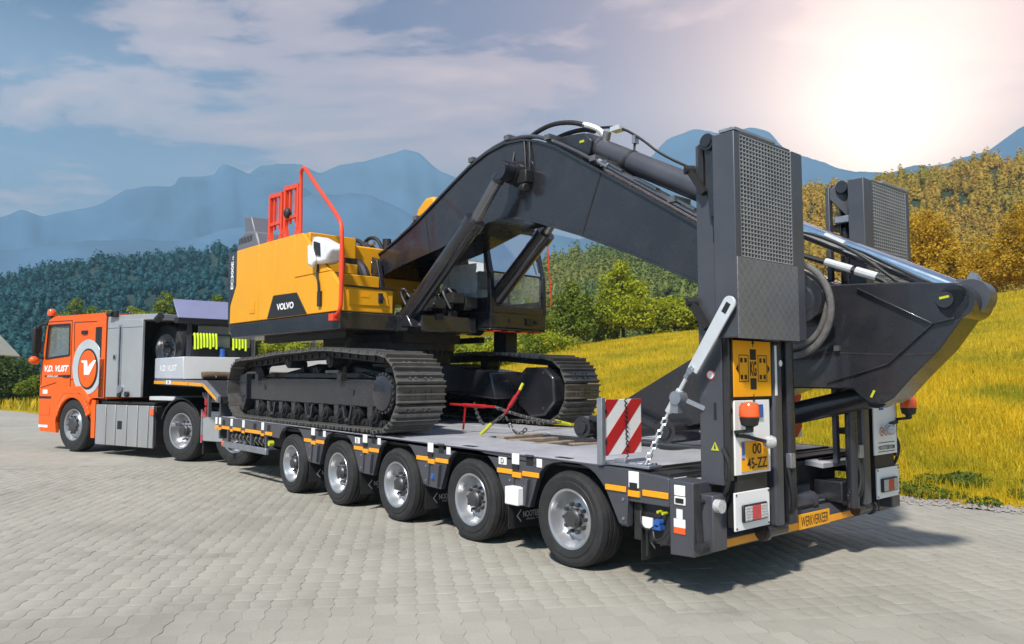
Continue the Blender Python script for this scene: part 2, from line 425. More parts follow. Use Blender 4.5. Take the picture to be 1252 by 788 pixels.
# --- paved yard: base sheet + laid pavers
def pavement_material():
    m = bpy.data.materials.new('pavement_base'); m.use_nodes = True
    N = nodes_of(m.node_tree)
    tc = N('ShaderNodeTexCoord').outputs['Object']
    mp = N('ShaderNodeMapping', Vector=tc, Rotation=(0, 0, R(-(90 + 57.3))))
    br = N('ShaderNodeTexBrick', Vector=mp.outputs[0], Scale=1.0, Color1=(0.295, 0.28, 0.24, 1), Color2=(0.335, 0.318, 0.275, 1), Mortar=(0.28, 0.265, 0.227, 1))
    br.inputs['Mortar Size'].default_value = 0.006; br.inputs['Brick Width'].default_value = 0.2; br.inputs['Row Height'].default_value = 0.13
    nz = N('ShaderNodeTexNoise', Vector=tc, Scale=0.35, Detail=7.0, Roughness=0.6).outputs[0]
    c = mixc(N, 1.0, br.outputs[0], ramp(N, nz, [(0.3, 0.82), (0.7, 1.12)]), 'MULTIPLY')
    b = N('ShaderNodeBsdfPrincipled', Base__Color=c, Roughness=0.8)
    N('ShaderNodeOutputMaterial', Surface=b.outputs[0]); M['pavement_base'] = m
    for nm, sand in (('paver_stone', False), ('joint_sand', True)):
        m = bpy.data.materials.new(nm); m.use_nodes = True
        N = nodes_of(m.node_tree)
        geo = N('ShaderNodeNewGeometry').outputs['Position']
        big = N('ShaderNodeTexNoise', Vector=geo, Scale=0.4, Detail=7.0, Roughness=0.62).outputs[0]
        fine = N('ShaderNodeTexNoise', Vector=geo, Scale=70.0, Detail=5.0, Roughness=0.7).outputs[0]
        mid = N('ShaderNodeTexNoise', Vector=geo, Scale=3.0, Detail=5.0, Roughness=0.65).outputs[0]
        if sand:
            c = mixc(N, fine, (0.27, 0.255, 0.218), (0.32, 0.305, 0.262))
        else:
            at = N('ShaderNodeAttribute', _attribute_name='tint').outputs['Fac']
            oi = N('ShaderNodeObjectInfo').outputs['Random']
            f = mth(N, 'FRACT', mth(N, 'ADD', at, oi))
            c = mixc(N, f, (0.295, 0.28, 0.238), (0.34, 0.323, 0.278))
            c = mixc(N, ramp(N, mid, [(0.35, 0.0), (0.75, 0.35)]), c, (0.31, 0.295, 0.26))
        c = mixc(N, 1.0, c, ramp(N, big, [(0.28, 0.74), (0.48, 0.97), (0.7, 1.1)]), 'MULTIPLY')
        st = N('ShaderNodeTexNoise', Vector=geo, Scale=1.15, Detail=7.0, Roughness=0.7, Distortion=0.8).outputs[0]
        c = mixc(N, ramp(N, st, [(0.60, 0.0), (0.68, 0.30), (0.75, 0.55)]), c, (0.15, 0.14, 0.12))       # oil and dirt stains
        c = mixc(N, 1.0, c, ramp(N, fine, [(0.3, 0.9), (0.7, 1.08)]), 'MULTIPLY')
        b = N('ShaderNodeBsdfPrincipled', Base__Color=c, Roughness=0.78)
        b.inputs['Specular IOR Level'].default_value = 0.35
        bp = N('ShaderNodeBump', Height=fine, Strength=0.25, Distance=0.002)
        m.node_tree.links.new(bp.outputs[0], b.inputs['Normal'])
        N('ShaderNodeOutputMaterial', Surface=b.outputs[0]); M[nm] = m
pavement_material()
# grid sheet whose far border follows the meadow edge
xs = np.concatenate([np.linspace(-120, -20, 40), np.linspace(-19, 16, 120), np.linspace(18, 60, 12)])
V = []; F = []
for i, x in enumerate(xs):
    V += [(x, -60, -0.012), (x, float(edge_y(x)), -0.012)]
for i in range(len(xs) - 1): F.append((2 * i, 2 * i + 2, 2 * i + 3, 2 * i + 1))
pave = obj('pavement', np_mesh('pavement', V, F, 'pavement_base')); tag(pave, kind='structure')
# laid area near the camera: bed of joint sand, then the pavers
PU = Vector((math.sin(R(-57.3)), math.cos(R(-57.3)))); PV = Vector((-PU.y, PU.x)) * -1.0
LU, LV = 0.20, 0.128; GAP = 0.0022
def side(t): return 0.011 * math.sin(2 * math.pi * t)
def paver_outline(g):
    ts = [0.0, 0.2, 0.4, 0.6, 0.8, 1.0]
    lo = [((g + t * (LU - 2 * g)), g + side(t)) for t in ts]
    hi = [((g + t * (LU - 2 * g)), LV - g + side(t)) for t in reversed(ts)]
    return lo + hi
OUT = paver_outline(GAP / 2); INN = paver_outline(GAP / 2 + 0.0015)
def paver_geom():
    n = len(OUT)
    ring = lambda pts, z: [(PU.x * (a - LU / 2) + PV.x * (b - LV / 2), PU.y * (a - LU / 2) + PV.y * (b - LV / 2), z) for a, b in pts]
    v = ring(OUT, -0.012) + ring(OUT, -0.0006) + ring(INN, 0.0)
    return np.array(v), n
PVx, NP = paver_geom()
cen = []
fwd2 = Vector((math.sin(YAW), math.cos(YAW))); rt2 = Vector((math.cos(YAW), -math.sin(YAW)))
org = Vector((CAM_LOC.x, CAM_LOC.y))
for i in range(-10, 90):
    for j in range(-130, 130):
        off = (i % 2) * 0.0
        q = PU * (i * LU) + PV * (j * LV); p = org + q
        d = q.dot(fwd2); s = q.dot(rt2)
        if d < 2.9 or d > 12.2: continue
        if abs(s) > d * 0.82 + 1.2: continue
        if p.y > edge_y(p.x) - 0.14: continue
        cen.append((d * d + 0.35 * s * s, p.x, p.y))
cen.sort()
fq = []
for a in range(2):
    for k in range(NP): fq.append((a * NP + k, a * NP + (k + 1) % NP, (a + 1) * NP + (k + 1) % NP, (a + 1) * NP + k))
top = tuple(range(2 * NP, 3 * NP))
pm = bpy.data.meshes.new('paver'); pm.from_pydata([tuple(v) for v in PVx], [], fq + [top]); pm.materials.append(M['paver_stone'])
bmx = bmesh.new(); bmx.from_mesh(pm); bmesh.ops.recalc_face_normals(bmx, faces=bmx.faces); bmx.to_mesh(pm); bmx.free()
vis = [c for c in cen if c[0] >= 3.9 ** 2]
first = set(id(c) for c in vis[:300])
for c in vis[:300]:
    o = obj('paver', pm, pave); o.location = (c[1], c[2], random.uniform(-0.0015, 0.0015)); o.rotation_euler = (random.gauss(0, .002), random.gauss(0, .002), random.gauss(0, .004))
rest = [c for c in cen if id(c) not in first]
V = []; F = []; T = []
for c in rest:
    o = len(V); z = random.uniform(-0.0018, 0.0018); t = random.random()
    tx, ty = random.gauss(0, .0025), random.gauss(0, .0025)
    V += [(v[0] + c[1], v[1] + c[2], v[2] + z + v[0] * tx + v[1] * ty) for v in PVx]; T += [t] * len(PVx)
    F += [tuple(i + o for i in f) for f in fq]
    for k in range(NP // 2 - 1):   # top as quads across
        F.append((o + 2 * NP + k, o + 2 * NP + k + 1, o + 2 * NP + NP - 2 - k, o + 2 * NP + NP - 1 - k))
pf = obj('paver_field', np_mesh('paver_field', V, F, 'paver_stone', T), pave); tag(pf, kind='stuff')
def hull_sheet(name, z, material, dmin, dmax, parent):
    V = []; F = []; nd, ns = 30, 30
    for a in range(nd + 1):
        d = dmin + (dmax - dmin) * a / nd
        for b in range(ns + 1):
            s = (d * 0.84 + 1.3) * (2 * b / ns - 1); p = org + fwd2 * d + rt2 * s
            V.append((p.x, min(p.y, float(edge_y(p.x)) - 0.03), z))
    for a in range(nd):
        for b in range(ns):
            i = a * (ns + 1) + b; F.append((i, i + 1, i + ns + 2, i + ns + 1))
    return obj(name, np_mesh(name, V, F, material), parent)
hull_sheet('joint_sand', -0.0022, 'joint_sand', 2.7, 12.3, pave)

# old tyre marks on the paving
mat('tyre_mark', (0.13, 0.125, 0.11), 0.8, 0, 0.4, 30)
for pts in ([(-0.60, -3.33), (-0.475, -3.335), (-0.33, -3.31)], [(0.0, -2.62), (0.11, -2.61), (0.30, -2.49)]):
    P = [Vector(p) for p in pts]; P = [P[0].lerp(P[1], u / 5) * (1 - u / 10) + P[1].lerp(P[2], u / 10) * (u / 10) for u in range(11)]
    V = []; F = []
    for i, p in enumerate(P):
        t = (P[min(i + 1, 10)] - P[max(i - 1, 0)]).normalized(); w = 0.010 * math.sin(math.pi * (i + .4) / 10.8) + .001; n_ = Vector((-t.y, t.x)) * w
        V += [(p.x - n_.x, p.y - n_.y, 0.0035), (p.x + n_.x, p.y + n_.y, 0.0035)]
    F = [(2 * i, 2 * i + 2, 2 * i + 3, 2 * i + 1) for i in range(10)]
    obj('tyre_mark', np_mesh('tyre_mark', V, F, 'tyre_mark'), pave)

# --- meadow terrain
def meadow_material():
    m = bpy.data.materials.new('meadow_soil'); m.use_nodes = True
    N = nodes_of(m.node_tree)
    geo = N('ShaderNodeNewGeometry').outputs['Position']
    a = N('ShaderNodeTexNoise', Vector=N('ShaderNodeMapping', Vector=geo, Scale=(0.5, 0.9, 1)).outputs[0], Scale=0.55, Detail=8.0, Roughness=0.65).outputs[0]
    b = N('ShaderNodeTexNoise', Vector=geo, Scale=14.0, Detail=5.0, Roughness=0.75).outputs[0]
    c = mixc(N, ramp(N, a, [(0.38, 0.0), (0.62, 1.0)]), (0.38, 0.28, 0.012), (0.66, 0.44, 0.018))
    c = mixc(N, ramp(N, b, [(0.35, 0.7), (0.6, 0.0)]), c, (0.10, 0.10, 0.01))
    s = N('ShaderNodeBsdfPrincipled', Base__Color=c, Roughness=0.95)
    s.inputs['Specular IOR Level'].default_value = 0.1
    bp = N('ShaderNodeBump', Height=b, Strength=0.8, Distance=0.15)
    m.node_tree.links.new(bp.outputs[0], s.inputs['Normal'])
    N('ShaderNodeOutputMaterial', Surface=s.outputs[0]); M['meadow_soil'] = m
meadow_material()
gx = np.concatenate([np.linspace(-2600, -140, 24), np.linspace(-130, -30, 50), np.linspace(-29, 30, 110), np.linspace(34, 140, 20), np.linspace(180, 2600, 16)])
gt = np.concatenate([np.linspace(-0.06, 4, 24), np.linspace(4.3, 60, 90), np.linspace(64, 200, 20), np.linspace(260, 2650, 14)])
V = np.zeros((len(gx), len(gt), 3))
for i, x in enumerate(gx):
    y = edge_y(x) + gt
    V[i, :, 0] = x; V[i, :, 1] = y; V[i, :, 2] = ground_h(np.full_like(y, x), y) - np.where(gt < 0, 0.012, 0)
ng = len(gt)
F = [(i * ng + j, (i + 1) * ng + j, (i + 1) * ng + j + 1, i * ng + j + 1) for i in range(len(gx) - 1) for j in range(ng - 1)]
tag(obj('meadow', np_mesh('meadow', V.reshape(-1, 3), F, 'meadow_soil', smooth=True)), kind='structure')
# ground sheet beyond everything (behind the camera and out to the horizon)
V = [(-2600, -2600, -0.08), (2600, -2600, -0.08), (2600, 2600, -0.08), (-2600, 2600, -0.08)]
tag(obj('ground', np_mesh('ground', V, [(0, 1, 2, 3)], 'meadow_soil')), kind='structure')

# --- gravel along the edge of the paving
n = 9000; x = rng.uniform(-14, 9, n); t = rng.normal(0.05, 0.15, n)
y = edge_y(x) + t; r = rng.uniform(0.006, 0.030, n); V = []; F = []
for i in range(n):
    o = len(V); c = (x[i], y[i], max(0, float(ground_h(x[i], y[i]))) + r[i] * 0.3)
    d = rng.uniform(0.6, 1.2, 6) * r[i]
    V += [(c[0] - d[0], c[1], c[2]), (c[0], c[1] - d[1], c[2]), (c[0] + d[2], c[1], c[2]), (c[0], c[1] + d[3], c[2]), (c[0], c[1], c[2] + d[4] * .8), (c[0], c[1], c[2] - d[5])]
    F += [(o, o + 1, o + 4), (o + 1, o + 2, o + 4), (o + 2, o + 3, o + 4), (o + 3, o, o + 4)]
mat('gravel_stone', (0.26, 0.24, 0.23), 0.85, 0, 0.35, 40)
tag(obj('gravel', np_mesh('gravel', V, F, 'gravel_stone')), 'loose gravel strip between the paving and the meadow', 'gravel', kind='stuff')

# --- grass: tapered blades
def grass(name, n, gen, hmin, hmax, w, label, material='meadow_grass', lean=0.35):
    P = gen(n); n = len(P); h = rng.uniform(hmin, hmax, n); a = rng.uniform(0, 2 * np.pi, n)
    patch = np.sin(P[:, 0] * 0.9 + 1.3 * np.sin(P[:, 1] * 0.5)) * np.sin(P[:, 1] * 1.1 + 0.7 * np.sin(P[:, 0] * 0.6))
    ln = rng.normal(0, lean, n) * h; la = rng.uniform(0, 2 * np.pi, n)
    z = ground_h(P[:, 0], P[:, 1]) - 0.02; ww = w * rng.uniform(0.6, 1.3, n)
    dx = np.cos(a) * ww / 2; dy = np.sin(a) * ww / 2
    V = np.zeros((n, 5, 3))
    V[:, 0] = np.stack([P[:, 0] - dx, P[:, 1] - dy, z], 1); V[:, 1] = np.stack([P[:, 0] + dx, P[:, 1] + dy, z], 1)
    mx = P[:, 0] + np.cos(la) * ln * 0.4; my = P[:, 1] + np.sin(la) * ln * 0.4
    V[:, 2] = np.stack([mx + dx * .8, my + dy * .8, z + h * .6], 1); V[:, 3] = np.stack([mx - dx * .8, my - dy * .8, z + h * .6], 1)
    V[:, 4] = np.stack([P[:, 0] + np.cos(la) * ln, P[:, 1] + np.sin(la) * ln, z + h], 1)
    b = np.arange(n)[:, None] * 5
    F = np.concatenate([b + np.array([[0, 1, 2]]), b + np.array([[0, 2, 3]]), b + np.array([[3, 2, 4]])])
    tint = np.repeat(np.clip(0.5 + 0.22 * patch + rng.normal(0, 0.26, n), 0, 1), 5)
    o = obj(name, np_mesh(name, V.reshape(-1, 3), F, material, tint)); tag(o, label, 'grass', kind='stuff'); return o
def gnear(n):
    x = rng.uniform(-9, 8, n); t = np.abs(rng.uniform(0, 1, n)) ** 1.4 * 9 + 0.12 + rng.exponential(0.05, n)
    keep = rng.uniform(0, 1, n) < np.clip((t - 0.05) / 0.8, 0.12, 1)
    return np.stack([x, edge_y(x) + t], 1)[keep]
def gfar(n):
    az = rng.uniform(-64, -11, n); D = 11 + 48 * rng.uniform(0, 1, n) ** 1.1
    x = CAM_LOC.x + np.sin(np.radians(az)) * D; y = CAM_LOC.y + np.cos(np.radians(az)) * D
    k = y - edge_y(x) > 1.5; return np.stack([x, y], 1)[k]
def gleft(n):
    az = rng.uniform(-87, -64, n); D = rng.uniform(34, 90, n)
    x = CAM_LOC.x + np.sin(np.radians(az)) * D; y = CAM_LOC.y + np.cos(np.radians(az)) * D
    k = y - edge_y(x) > 0.2; return np.stack([x, y], 1)[k]
grass('meadow_grass', 130000, gnear, 0.05, 0.20, 0.008, 'tall yellow meadow grass close behind the paved yard')
grass('meadow_grass', 140000, gfar, 0.06, 0.18, 0.019, 'yellow meadow grass covering the rising slope')
grass('meadow_grass', 16000, gleft, 0.2, 0.5, 0.07, 'yellow grass in the low meadow left of the lorry')

# --- foliage
def leaf_cloud(centres, radii, n, size, flat=0.8, shell=0.55):
    """n small leaf quads spread through a set of ellipsoidal clumps -> verts, quads, tint"""
    C = np.asarray(centres); Rr = np.asarray(radii); w = (Rr ** 2).mean(1) if Rr.ndim > 1 else Rr ** 2
    if Rr.ndim == 1: Rr = np.stack([Rr] * 3, 1)
    k = rng.choice(len(C), n, p=w / w.sum())
    d = rng.normal(size=(n, 3)); d /= np.linalg.norm(d, axis=1)[:, None]
    rad = rng.uniform(shell, 1.0, n) ** 0.6 * rng.uniform(0.85, 1.12, n)
    p = C[k] + d * rad[:, None] * Rr[k]
    nrm = d * 0.7 + rng.normal(0, 0.65, (n, 3)); nrm[:, 2] += 0.35; nrm /= np.linalg.norm(nrm, axis=1)[:, None]
    t = np.cross(nrm, rng.normal(size=(n, 3))); t /= np.linalg.norm(t, axis=1)[:, None]; b = np.cross(nrm, t)
    s = size * rng.uniform(0.55, 1.35, n)[:, None]
    V = np.stack([p - t * s * .5, p + b * s * .36, p + t * s * .5, p - b * s * .36], 1)
    tint = np.repeat(np.clip(rng.uniform(0, 1, n) * 0.6 + rng.uniform(0, 0.4, len(C))[k], 0, 1), 4)
    F = np.arange(n * 4).reshape(-1, 4)
    return V.reshape(-1, 3), F, tint
def crown_clumps(h0, h1, rad, n, cone=0.0, jit=0.25):
    cs, rs = [], []
    for i in range(n):
        u = (i + 0.5) / n; z = h0 + (h1 - h0) * u
        prof = (1 - u) ** 0.75 * cone + (1 - cone) * math.sqrt(max(0.05, 1 - (2 * u - 0.9) ** 2 * 0.9))
        rr = rad * max(prof, 0.12); a = random.uniform(0, 6.28); q = rr * random.uniform(0.25, 0.78)
        cr = max(rad * 0.16, rr * random.uniform(0.32, 0.52))
        cs.append((math.cos(a) * q, math.sin(a) * q, z)); rs.append((cr, cr, cr * random.uniform(0.6, 0.95)))
    return cs, rs
def tree(name, label, cat, loc, h, rad, material, nleaf, size, cone=0.0, clumps=34, group=None, h0=0.12, trunk=True):
    t = thing(name, label, cat, loc, random.uniform(0, 6), group)
    cs, rs = crown_clumps(h * h0 + rad * 0.12, h - rad * 0.12, rad, clumps, cone)
    V, F, T = leaf_cloud(cs, rs, nleaf, size)
    obj('crown', np_mesh('crown', V, F, material, T), t)
    if trunk:
        mb = MB(); mb.cyl((0, 0, -0.3), (0.02 * h, 0.01 * h, h * 0.62), 0.028 * h, 0.008 * h, 9)
        for c in cs[::3]:
            z0 = max(h * 0.1, c[2] * 0.7); mb.cyl((0.01 * h, 0.0, z0), c, 0.008 * h, 0.003 * h, 5)
        part('trunk', mb, 'bark', t, local=True)
    return t
def gz(az, D):
    p = pol(az, D); p.z = float(ground_h(p.x, p.y)); return p
def base_on(p, el, D):
    p.z = CAM_LOC.z + el * D; return p
G1 = 'trees in the meadow behind the excavator boom'
tree('bushy_tree', 'dark green pointed tree between the excavator cab and the taller tree', 'tree', gz(-45.1, 46), 3.9, 2.1, 'leaf_green', 9000, 0.17, 0.75, 40, G1)
tree('bushy_tree', 'tallest yellow green tree seen under the excavator boom', 'tree', gz(-41.3, 47), 4.9, 2.4, 'leaf_lime', 12000, 0.17, 0.7, 50, G1)
tree('bushy_tree', 'low rounded tree beside the loading ramp at the meadow edge', 'tree', gz(-37.6, 50), 2.5, 2.0, 'leaf_lime', 7000, 0.17, 0.2, 30, G1)
for k, (az, D, h, r) in enumerate(((-43.3, 47, 2.4, 1.5), (-39.3, 49, 2.5, 1.7), (-36.0, 51, 2.4, 1.6), (-34.0, 52, 3.0, 1.8), (-47.6, 44, 2.0, 1.4))):
    lab = ['leafy shrub between the dark tree and the tallest tree', 'bright green shrub right of the tallest meadow tree', 'shrub tucked against the left edge of the near loading ramp',
           'shrub half hidden behind the raised near loading ramp', 'shrub peeping out beside the excavator cab base'][k]
    tree('shrub', lab, 'shrub', gz(az, D), h, r, 'leaf_lime' if k % 2 else 'leaf_green', 4500, 0.16, 0.1, 20, 'shrubs along the meadow edge', 0.0)
for k, (az, D, el) in enumerate(((-56.2, 27, .048), (-53.6, 29, .045), (-51.2, 28, .05), (-49.0, 30, .048), (-46.9, 31, .046))):
    p = gz(az, D); h = CAM_LOC.z + el * D - p.z
    tree('shrub', 'low green shrub seen between slewing platform and far track, ' + ['first from the lorry', 'second from the lorry', 'third from the lorry', 'fourth, under the cab', 'fifth, right of the cab'][k], 'shrub', p, max(h, .9), 1.35, 'leaf_lime' if k % 2 == 0 else 'leaf_green', 4500, 0.10, 0.1, 20, 'shrubs behind the far track', 0.0)
G2 = 'golden trees on the meadow crest'
tree('golden_tree', 'tall golden tree right beside the far loading ramp', 'tree', gz(-21.0, 48), 5.6, 2.6, 'leaf_glow_gold', 19000, 0.13, 0.45, 44, G2)
tree('golden_tree', 'small pale golden tree in front of the tall golden tree', 'tree', gz(-19.6, 42), 2.6, 1.3, 'leaf_glow_gold', 8000, 0.11, 0.7, 24, G2)
tree('golden_tree', 'olive golden tree at the right edge of the meadow crest', 'tree', gz(-15.3, 47), 5.0, 2.7, 'leaf_glow_gold', 18000, 0.13, 0.35, 40, G2)
tree('golden_tree', 'broad low golden tree between the two tall golden trees', 'tree', gz(-18.0, 52), 3.0, 2.2, 'leaf_glow_gold', 12000, 0.13, 0.2, 30, G2)
tree('golden_tree', 'golden tree hidden behind the far loading ramp', 'tree', gz(-23.6, 50), 4.2, 2.3, 'leaf_glow_gold', 10000, 0.14, 0.3, 32, G2)
# weeds in the verge behind the trailer
cs, rs = [], []
for k in range(60):
    x = random.uniform(-6, 5); y = float(edge_y(x)) + abs(random.gauss(0.25, 0.45)) + .05; r_ = random.uniform(.03, .09)
    if k < 14: x = random.uniform(-1.2, 0.9); y = float(edge_y(x)) + random.uniform(.35, 1.2); r_ = random.uniform(.06, .13)
    cs.append((x, y, float(ground_h(x, y)) + r_ * .5)); rs.append((r_ * 2.2, r_ * 1.6, r_ * .7))
V, F, T_ = leaf_cloud(cs, rs, 9000, 0.035)
tag(obj('weeds', np_mesh('weeds', V, F, 'weed', T_)), 'green weeds growing in the verge between paving and meadow', 'weeds', kind='stuff')
# left side: bush by the yard, hedge trees behind the lorry
pb = pol(-83.3, 46); pb.z = float(ground_h(pb.x, pb.y)) - 0.1
tree('bush', 'big dark green bush at the left edge beside the orange cab', 'bush', pb, 2.55, 1.9, 'leaf_dark', 11000, 0.14, 0.1, 40, None, 0.0)
pb = pol(-81.3, 44); pb.z = float(ground_h(pb.x, pb.y)) - 0.1
tree('bush', 'smaller olive bush between the big bush and the orange cab', 'bush', pb, 1.5, 1.0, 'leaf_green', 4000, 0.12, 0.1, 22, None, 0.0)
G3 = 'trees standing behind the lorry'
for k, (az, el, D, r, mt) in enumerate(((-79.3, 0.092, 60, 2.3, 'leaf_green'), (-77.6, 0.080, 62, 2.2, 'leaf_lime'), (-75.9, 0.085, 60, 2.3, 'leaf_lime'), (-74.0, 0.104, 58, 2.1, 'leaf_green'),
                                       (-72.3, 0.094, 61, 2.3, 'leaf_lime'), (-70.6, 0.104, 59, 2.4, 'leaf_green'), (-68.6, 0.088, 62, 2.4, 'leaf_green'), (-66.4, 0.072, 60, 2.2, 'leaf_lime'),
                                       (-64.0, 0.06, 58, 2.1, 'leaf_lime'), (-61.5, 0.055, 56, 2.0, 'leaf_green'), (-59, 0.05, 55, 2.0, 'leaf_lime'), (-56.5, 0.05, 54, 2.0, 'leaf_green'), (-54, 0.05, 52, 1.9, 'leaf_lime'), (-51.5, 0.045, 50, 1.8, 'leaf_green'), (-49.4, 0.045, 49, 1.8, 'leaf_lime'))):
    p = pol(az, D); p.z = float(ground_h(p.x, p.y)) - 0.1; h = CAM_LOC.z + el * D - p.z
    where = ['above the orange cab roof', 'above the cab roof edge', 'behind the grey cabinet front', 'tallest behind the grey cabinet', 'behind the spare wheel', 'behind the blue panel left end',
             'behind the blue panel right end', 'behind the hanging neon straps', 'behind the counterweight', 'under the counterweight', 'between the counterweight and the near track', 'above the middle of the near track',
             'above the far track front', 'under the slewing platform', 'under the excavator cab'][k]
    tree('hedge_tree', ('bright green' if mt == 'leaf_lime' else 'dark green') + ' tree ' + where, 'tree', p, h, r, mt, 6500, 0.19, 0.25, 32, G3)

# --- barn on the left
t = thing('barn', 'old barn with pale sheet roof at the left edge behind the bush', 'barn', tuple(pol(-85.2, 95, -1.5)), R(60))
mb = MB(); mb.prism([(-2.3, 0), (2.3, 0), (2.3, 5.6), (0, 8.1), (-2.3, 5.6)], 'y', -5, 5); part('wall', mb, 'barn_board', t, local=True)
mb = MB(); mb.prism([(0.0, 8.1), (-2.8, 5.06), (-2.85, 5.2), (0, 8.3)], 'y', -5.4, 5.4)
mb2 = MB(); mb2.prism([(0.0, 8.1), (2.8, 5.06), (2.85, 5.2), (0, 8.3)], 'y', -5.4, 5.4)
rf = part('roof', mb, 'roof_sheet', t, local=True); part('roof', mb2, 'roof_sheet', t, local=True)
mb = MB().box(-1.4, 1.4, -5.06, -5.0, 0, 2.8); part('door', mb, 'dark_steel', t, local=True)
mb = MB().box(-0.4, 0.4, -5.05, -5.0, 5.8, 6.6); part('window', mb, 'black_void', t, local=True)

# --- hills and mountains
def interp_ridge(R_, az): return np.interp(az, [a for a, e in R_], [e for a, e in R_])
def fbm1(x, seed, octv=6, f0=1.0, rough=0.5):
    r = np.random.default_rng(seed); y = np.zeros_like(x)
    for o in range(octv):
        for _ in range(2):
            y += np.sin(x * f0 * 2 ** o * r.uniform(0.7, 1.4) + r.uniform(0, 7)) * rough ** o * 0.5
    return y
def hill(name, ridge, D, depth, az0, az1, base_el, material, seed, rug=0.004, n=220, m=26, kind='structure'):
    az = np.linspace(az0, az1, n); e = interp_ridge(ridge, az) + fbm1(az, seed) * rug
    V = np.zeros((n, m, 3)); kk = np.hanning(max(5, int(n * 9 / (az1 - az0))) | 1); kk /= kk.sum(); es = np.convolve(np.pad(e, len(kk) // 2, 'edge'), kk, 'valid')
    for j in range(m):
        u = j / (m - 1)                     # 0 foot .. 0.8 ridge .. 1 behind
        v = min(u / 0.8, 1.0); d = D - depth * (1 - v) if u <= 0.8 else D + depth * 0.5 * (u - 0.8) / 0.2
        d = np.full(n, d) * (1 + 0.006 * fbm1(az * 0.8 + 3 * u, seed + 5, 3))
        prof = v ** 1.25 if u <= 0.8 else 1 - 0.5 * ((u - 0.8) / 0.2)
        V[:, j, 0] = CAM_LOC.x + np.sin(np.radians(az)) * d; V[:, j, 1] = CAM_LOC.y + np.cos(np.radians(az)) * d
        f = 7.0 / D
        sp_ = np.array([noise.fractal(Vector((x * f, y * f, seed)), 0.9, 2.1, 6) for x, y in V[:, j, :2]])
        spur = sp_ * 0.19 * math.sin(math.pi * v) if u <= 0.8 else 0
        V[:, j, 2] = (CAM_LOC.z + (es + (e - es) * v ** 3) * D) * np.clip(prof + spur, 0, 1.0) + base_el
    F = [(i * m + j, (i + 1) * m + j, (i + 1) * m + j + 1, i * m + j + 1) for i in range(n - 1) for j in range(m - 1)]
    o = obj(name, np_mesh(name, V.reshape(-1, 3), F, material, smooth=True)); tag(o, kind=kind)
    return V
mat('haze_blue_rock', (0.06, 0.125, 0.215), 0.95, 0, 0.3, 0.006, 0)  # rock colour carries part of the blue of the distant haze
mat('forest_floor', (0.02, 0.035, 0.012), 0.95, 0, 0.3, 0.05)
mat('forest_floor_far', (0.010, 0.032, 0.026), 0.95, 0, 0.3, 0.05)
m1 = [(-95, 0.13), (-87.0, 0.16), (-83.8, 0.179), (-82.7, 0.187), (-81.5, 0.184), (-79.0, 0.199), (-76.8, 0.224), (-73.8, 0.235), (-73.5, 0.247), (-71.3, 0.253), (-70.7, 0.267), (-68.1, 0.256), (-65.3, 0.248), (-63.1, 0.222), (-59.2, 0.183), (-50, 0.14), (-40, 0.1)]
m2 = [(-100, 0.12), (-80, 0.17), (-72, 0.235), (-69.2, 0.254), (-68.1, 0.267), (-65.3, 0.276), (-63.8, 0.267), (-61.3, 0.284), (-59.3, 0.294), (-57.7, 0.302), (-56.6, 0.297), (-55.4, 0.28), (-53.8, 0.268), (-51.0, 0.24), (-48.0, 0.19), (-44, 0.185), (-41.6, 0.24), (-40.2, 0.28), (-37.9, 0.313), (-35.7, 0.324), (-33.5, 0.316), (-31.9, 0.322), (-30.7, 0.314), (-29.6, 0.29), (-27.3, 0.268), (-25.0, 0.25), (-22.6, 0.246), (-20.0, 0.25), (-17.4, 0.258), (-15.1, 0.278), (-13.1, 0.288), (-6, 0.28), (10, 0.25)]
m3 = [(-100, 0.10), (-83.7, 0.141), (-77.7, 0.163), (-73.7, 0.166), (-68.0, 0.195), (-65.0, 0.232), (-61.9, 0.242), (-60.3, 0.239), (-58.6, 0.226), (-55.4, 0.205), (-52.1, 0.185), (-48, 0.15), (-44, 0.145), (-38, 0.19), (-33, 0.22), (-27, 0.21), (-20, 0.19), (0, 0.19)]
hill('mountain', m2, 2150, 600, -128, 62, -3, 'haze_blue_rock', 21, 0.0022, 680, 40)
hill('mountain', m1, 1650, 450, -128, -40, -3, 'haze_blue_rock', 33, 0.002, 460, 40)
hill('mountain', m3, 1300, 350, -128, 55, -3, 'haze_blue_rock', 45, 0.002, 460)
hL = [(-105, 0.07), (-86.1, 0.101), (-83.6, 0.113), (-81.0, 0.129), (-79.2, 0.137), (-77.3, 0.143), (-74.3, 0.152), (-69.9, 0.165), (-63.3, 0.160), (-56.1, 0.145), (-48, 0.12), (-40, 0.09)]
hM = [(-62, 0.08), (-57.4, 0.12), (-51.2, 0.136), (-47.5, 0.146), (-45.0, 0.158), (-41.4, 0.170), (-36.0, 0.190), (-31.9, 0.215), (-28.3, 0.232), (-25.4, 0.226), (-22.3, 0.236), (-19.9, 0.238), (-18.0, 0.240), (-15.3, 0.234), (-12.1, 0.226), (0, 0.2)]
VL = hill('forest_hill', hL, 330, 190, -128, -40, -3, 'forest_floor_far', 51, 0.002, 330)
VM = hill('forest_hill', hM, 210, 120, -62, 58, -1, 'forest_floor', 63, 0.003, 420)
# forest cover: lumpy crowns set on the hill surfaces

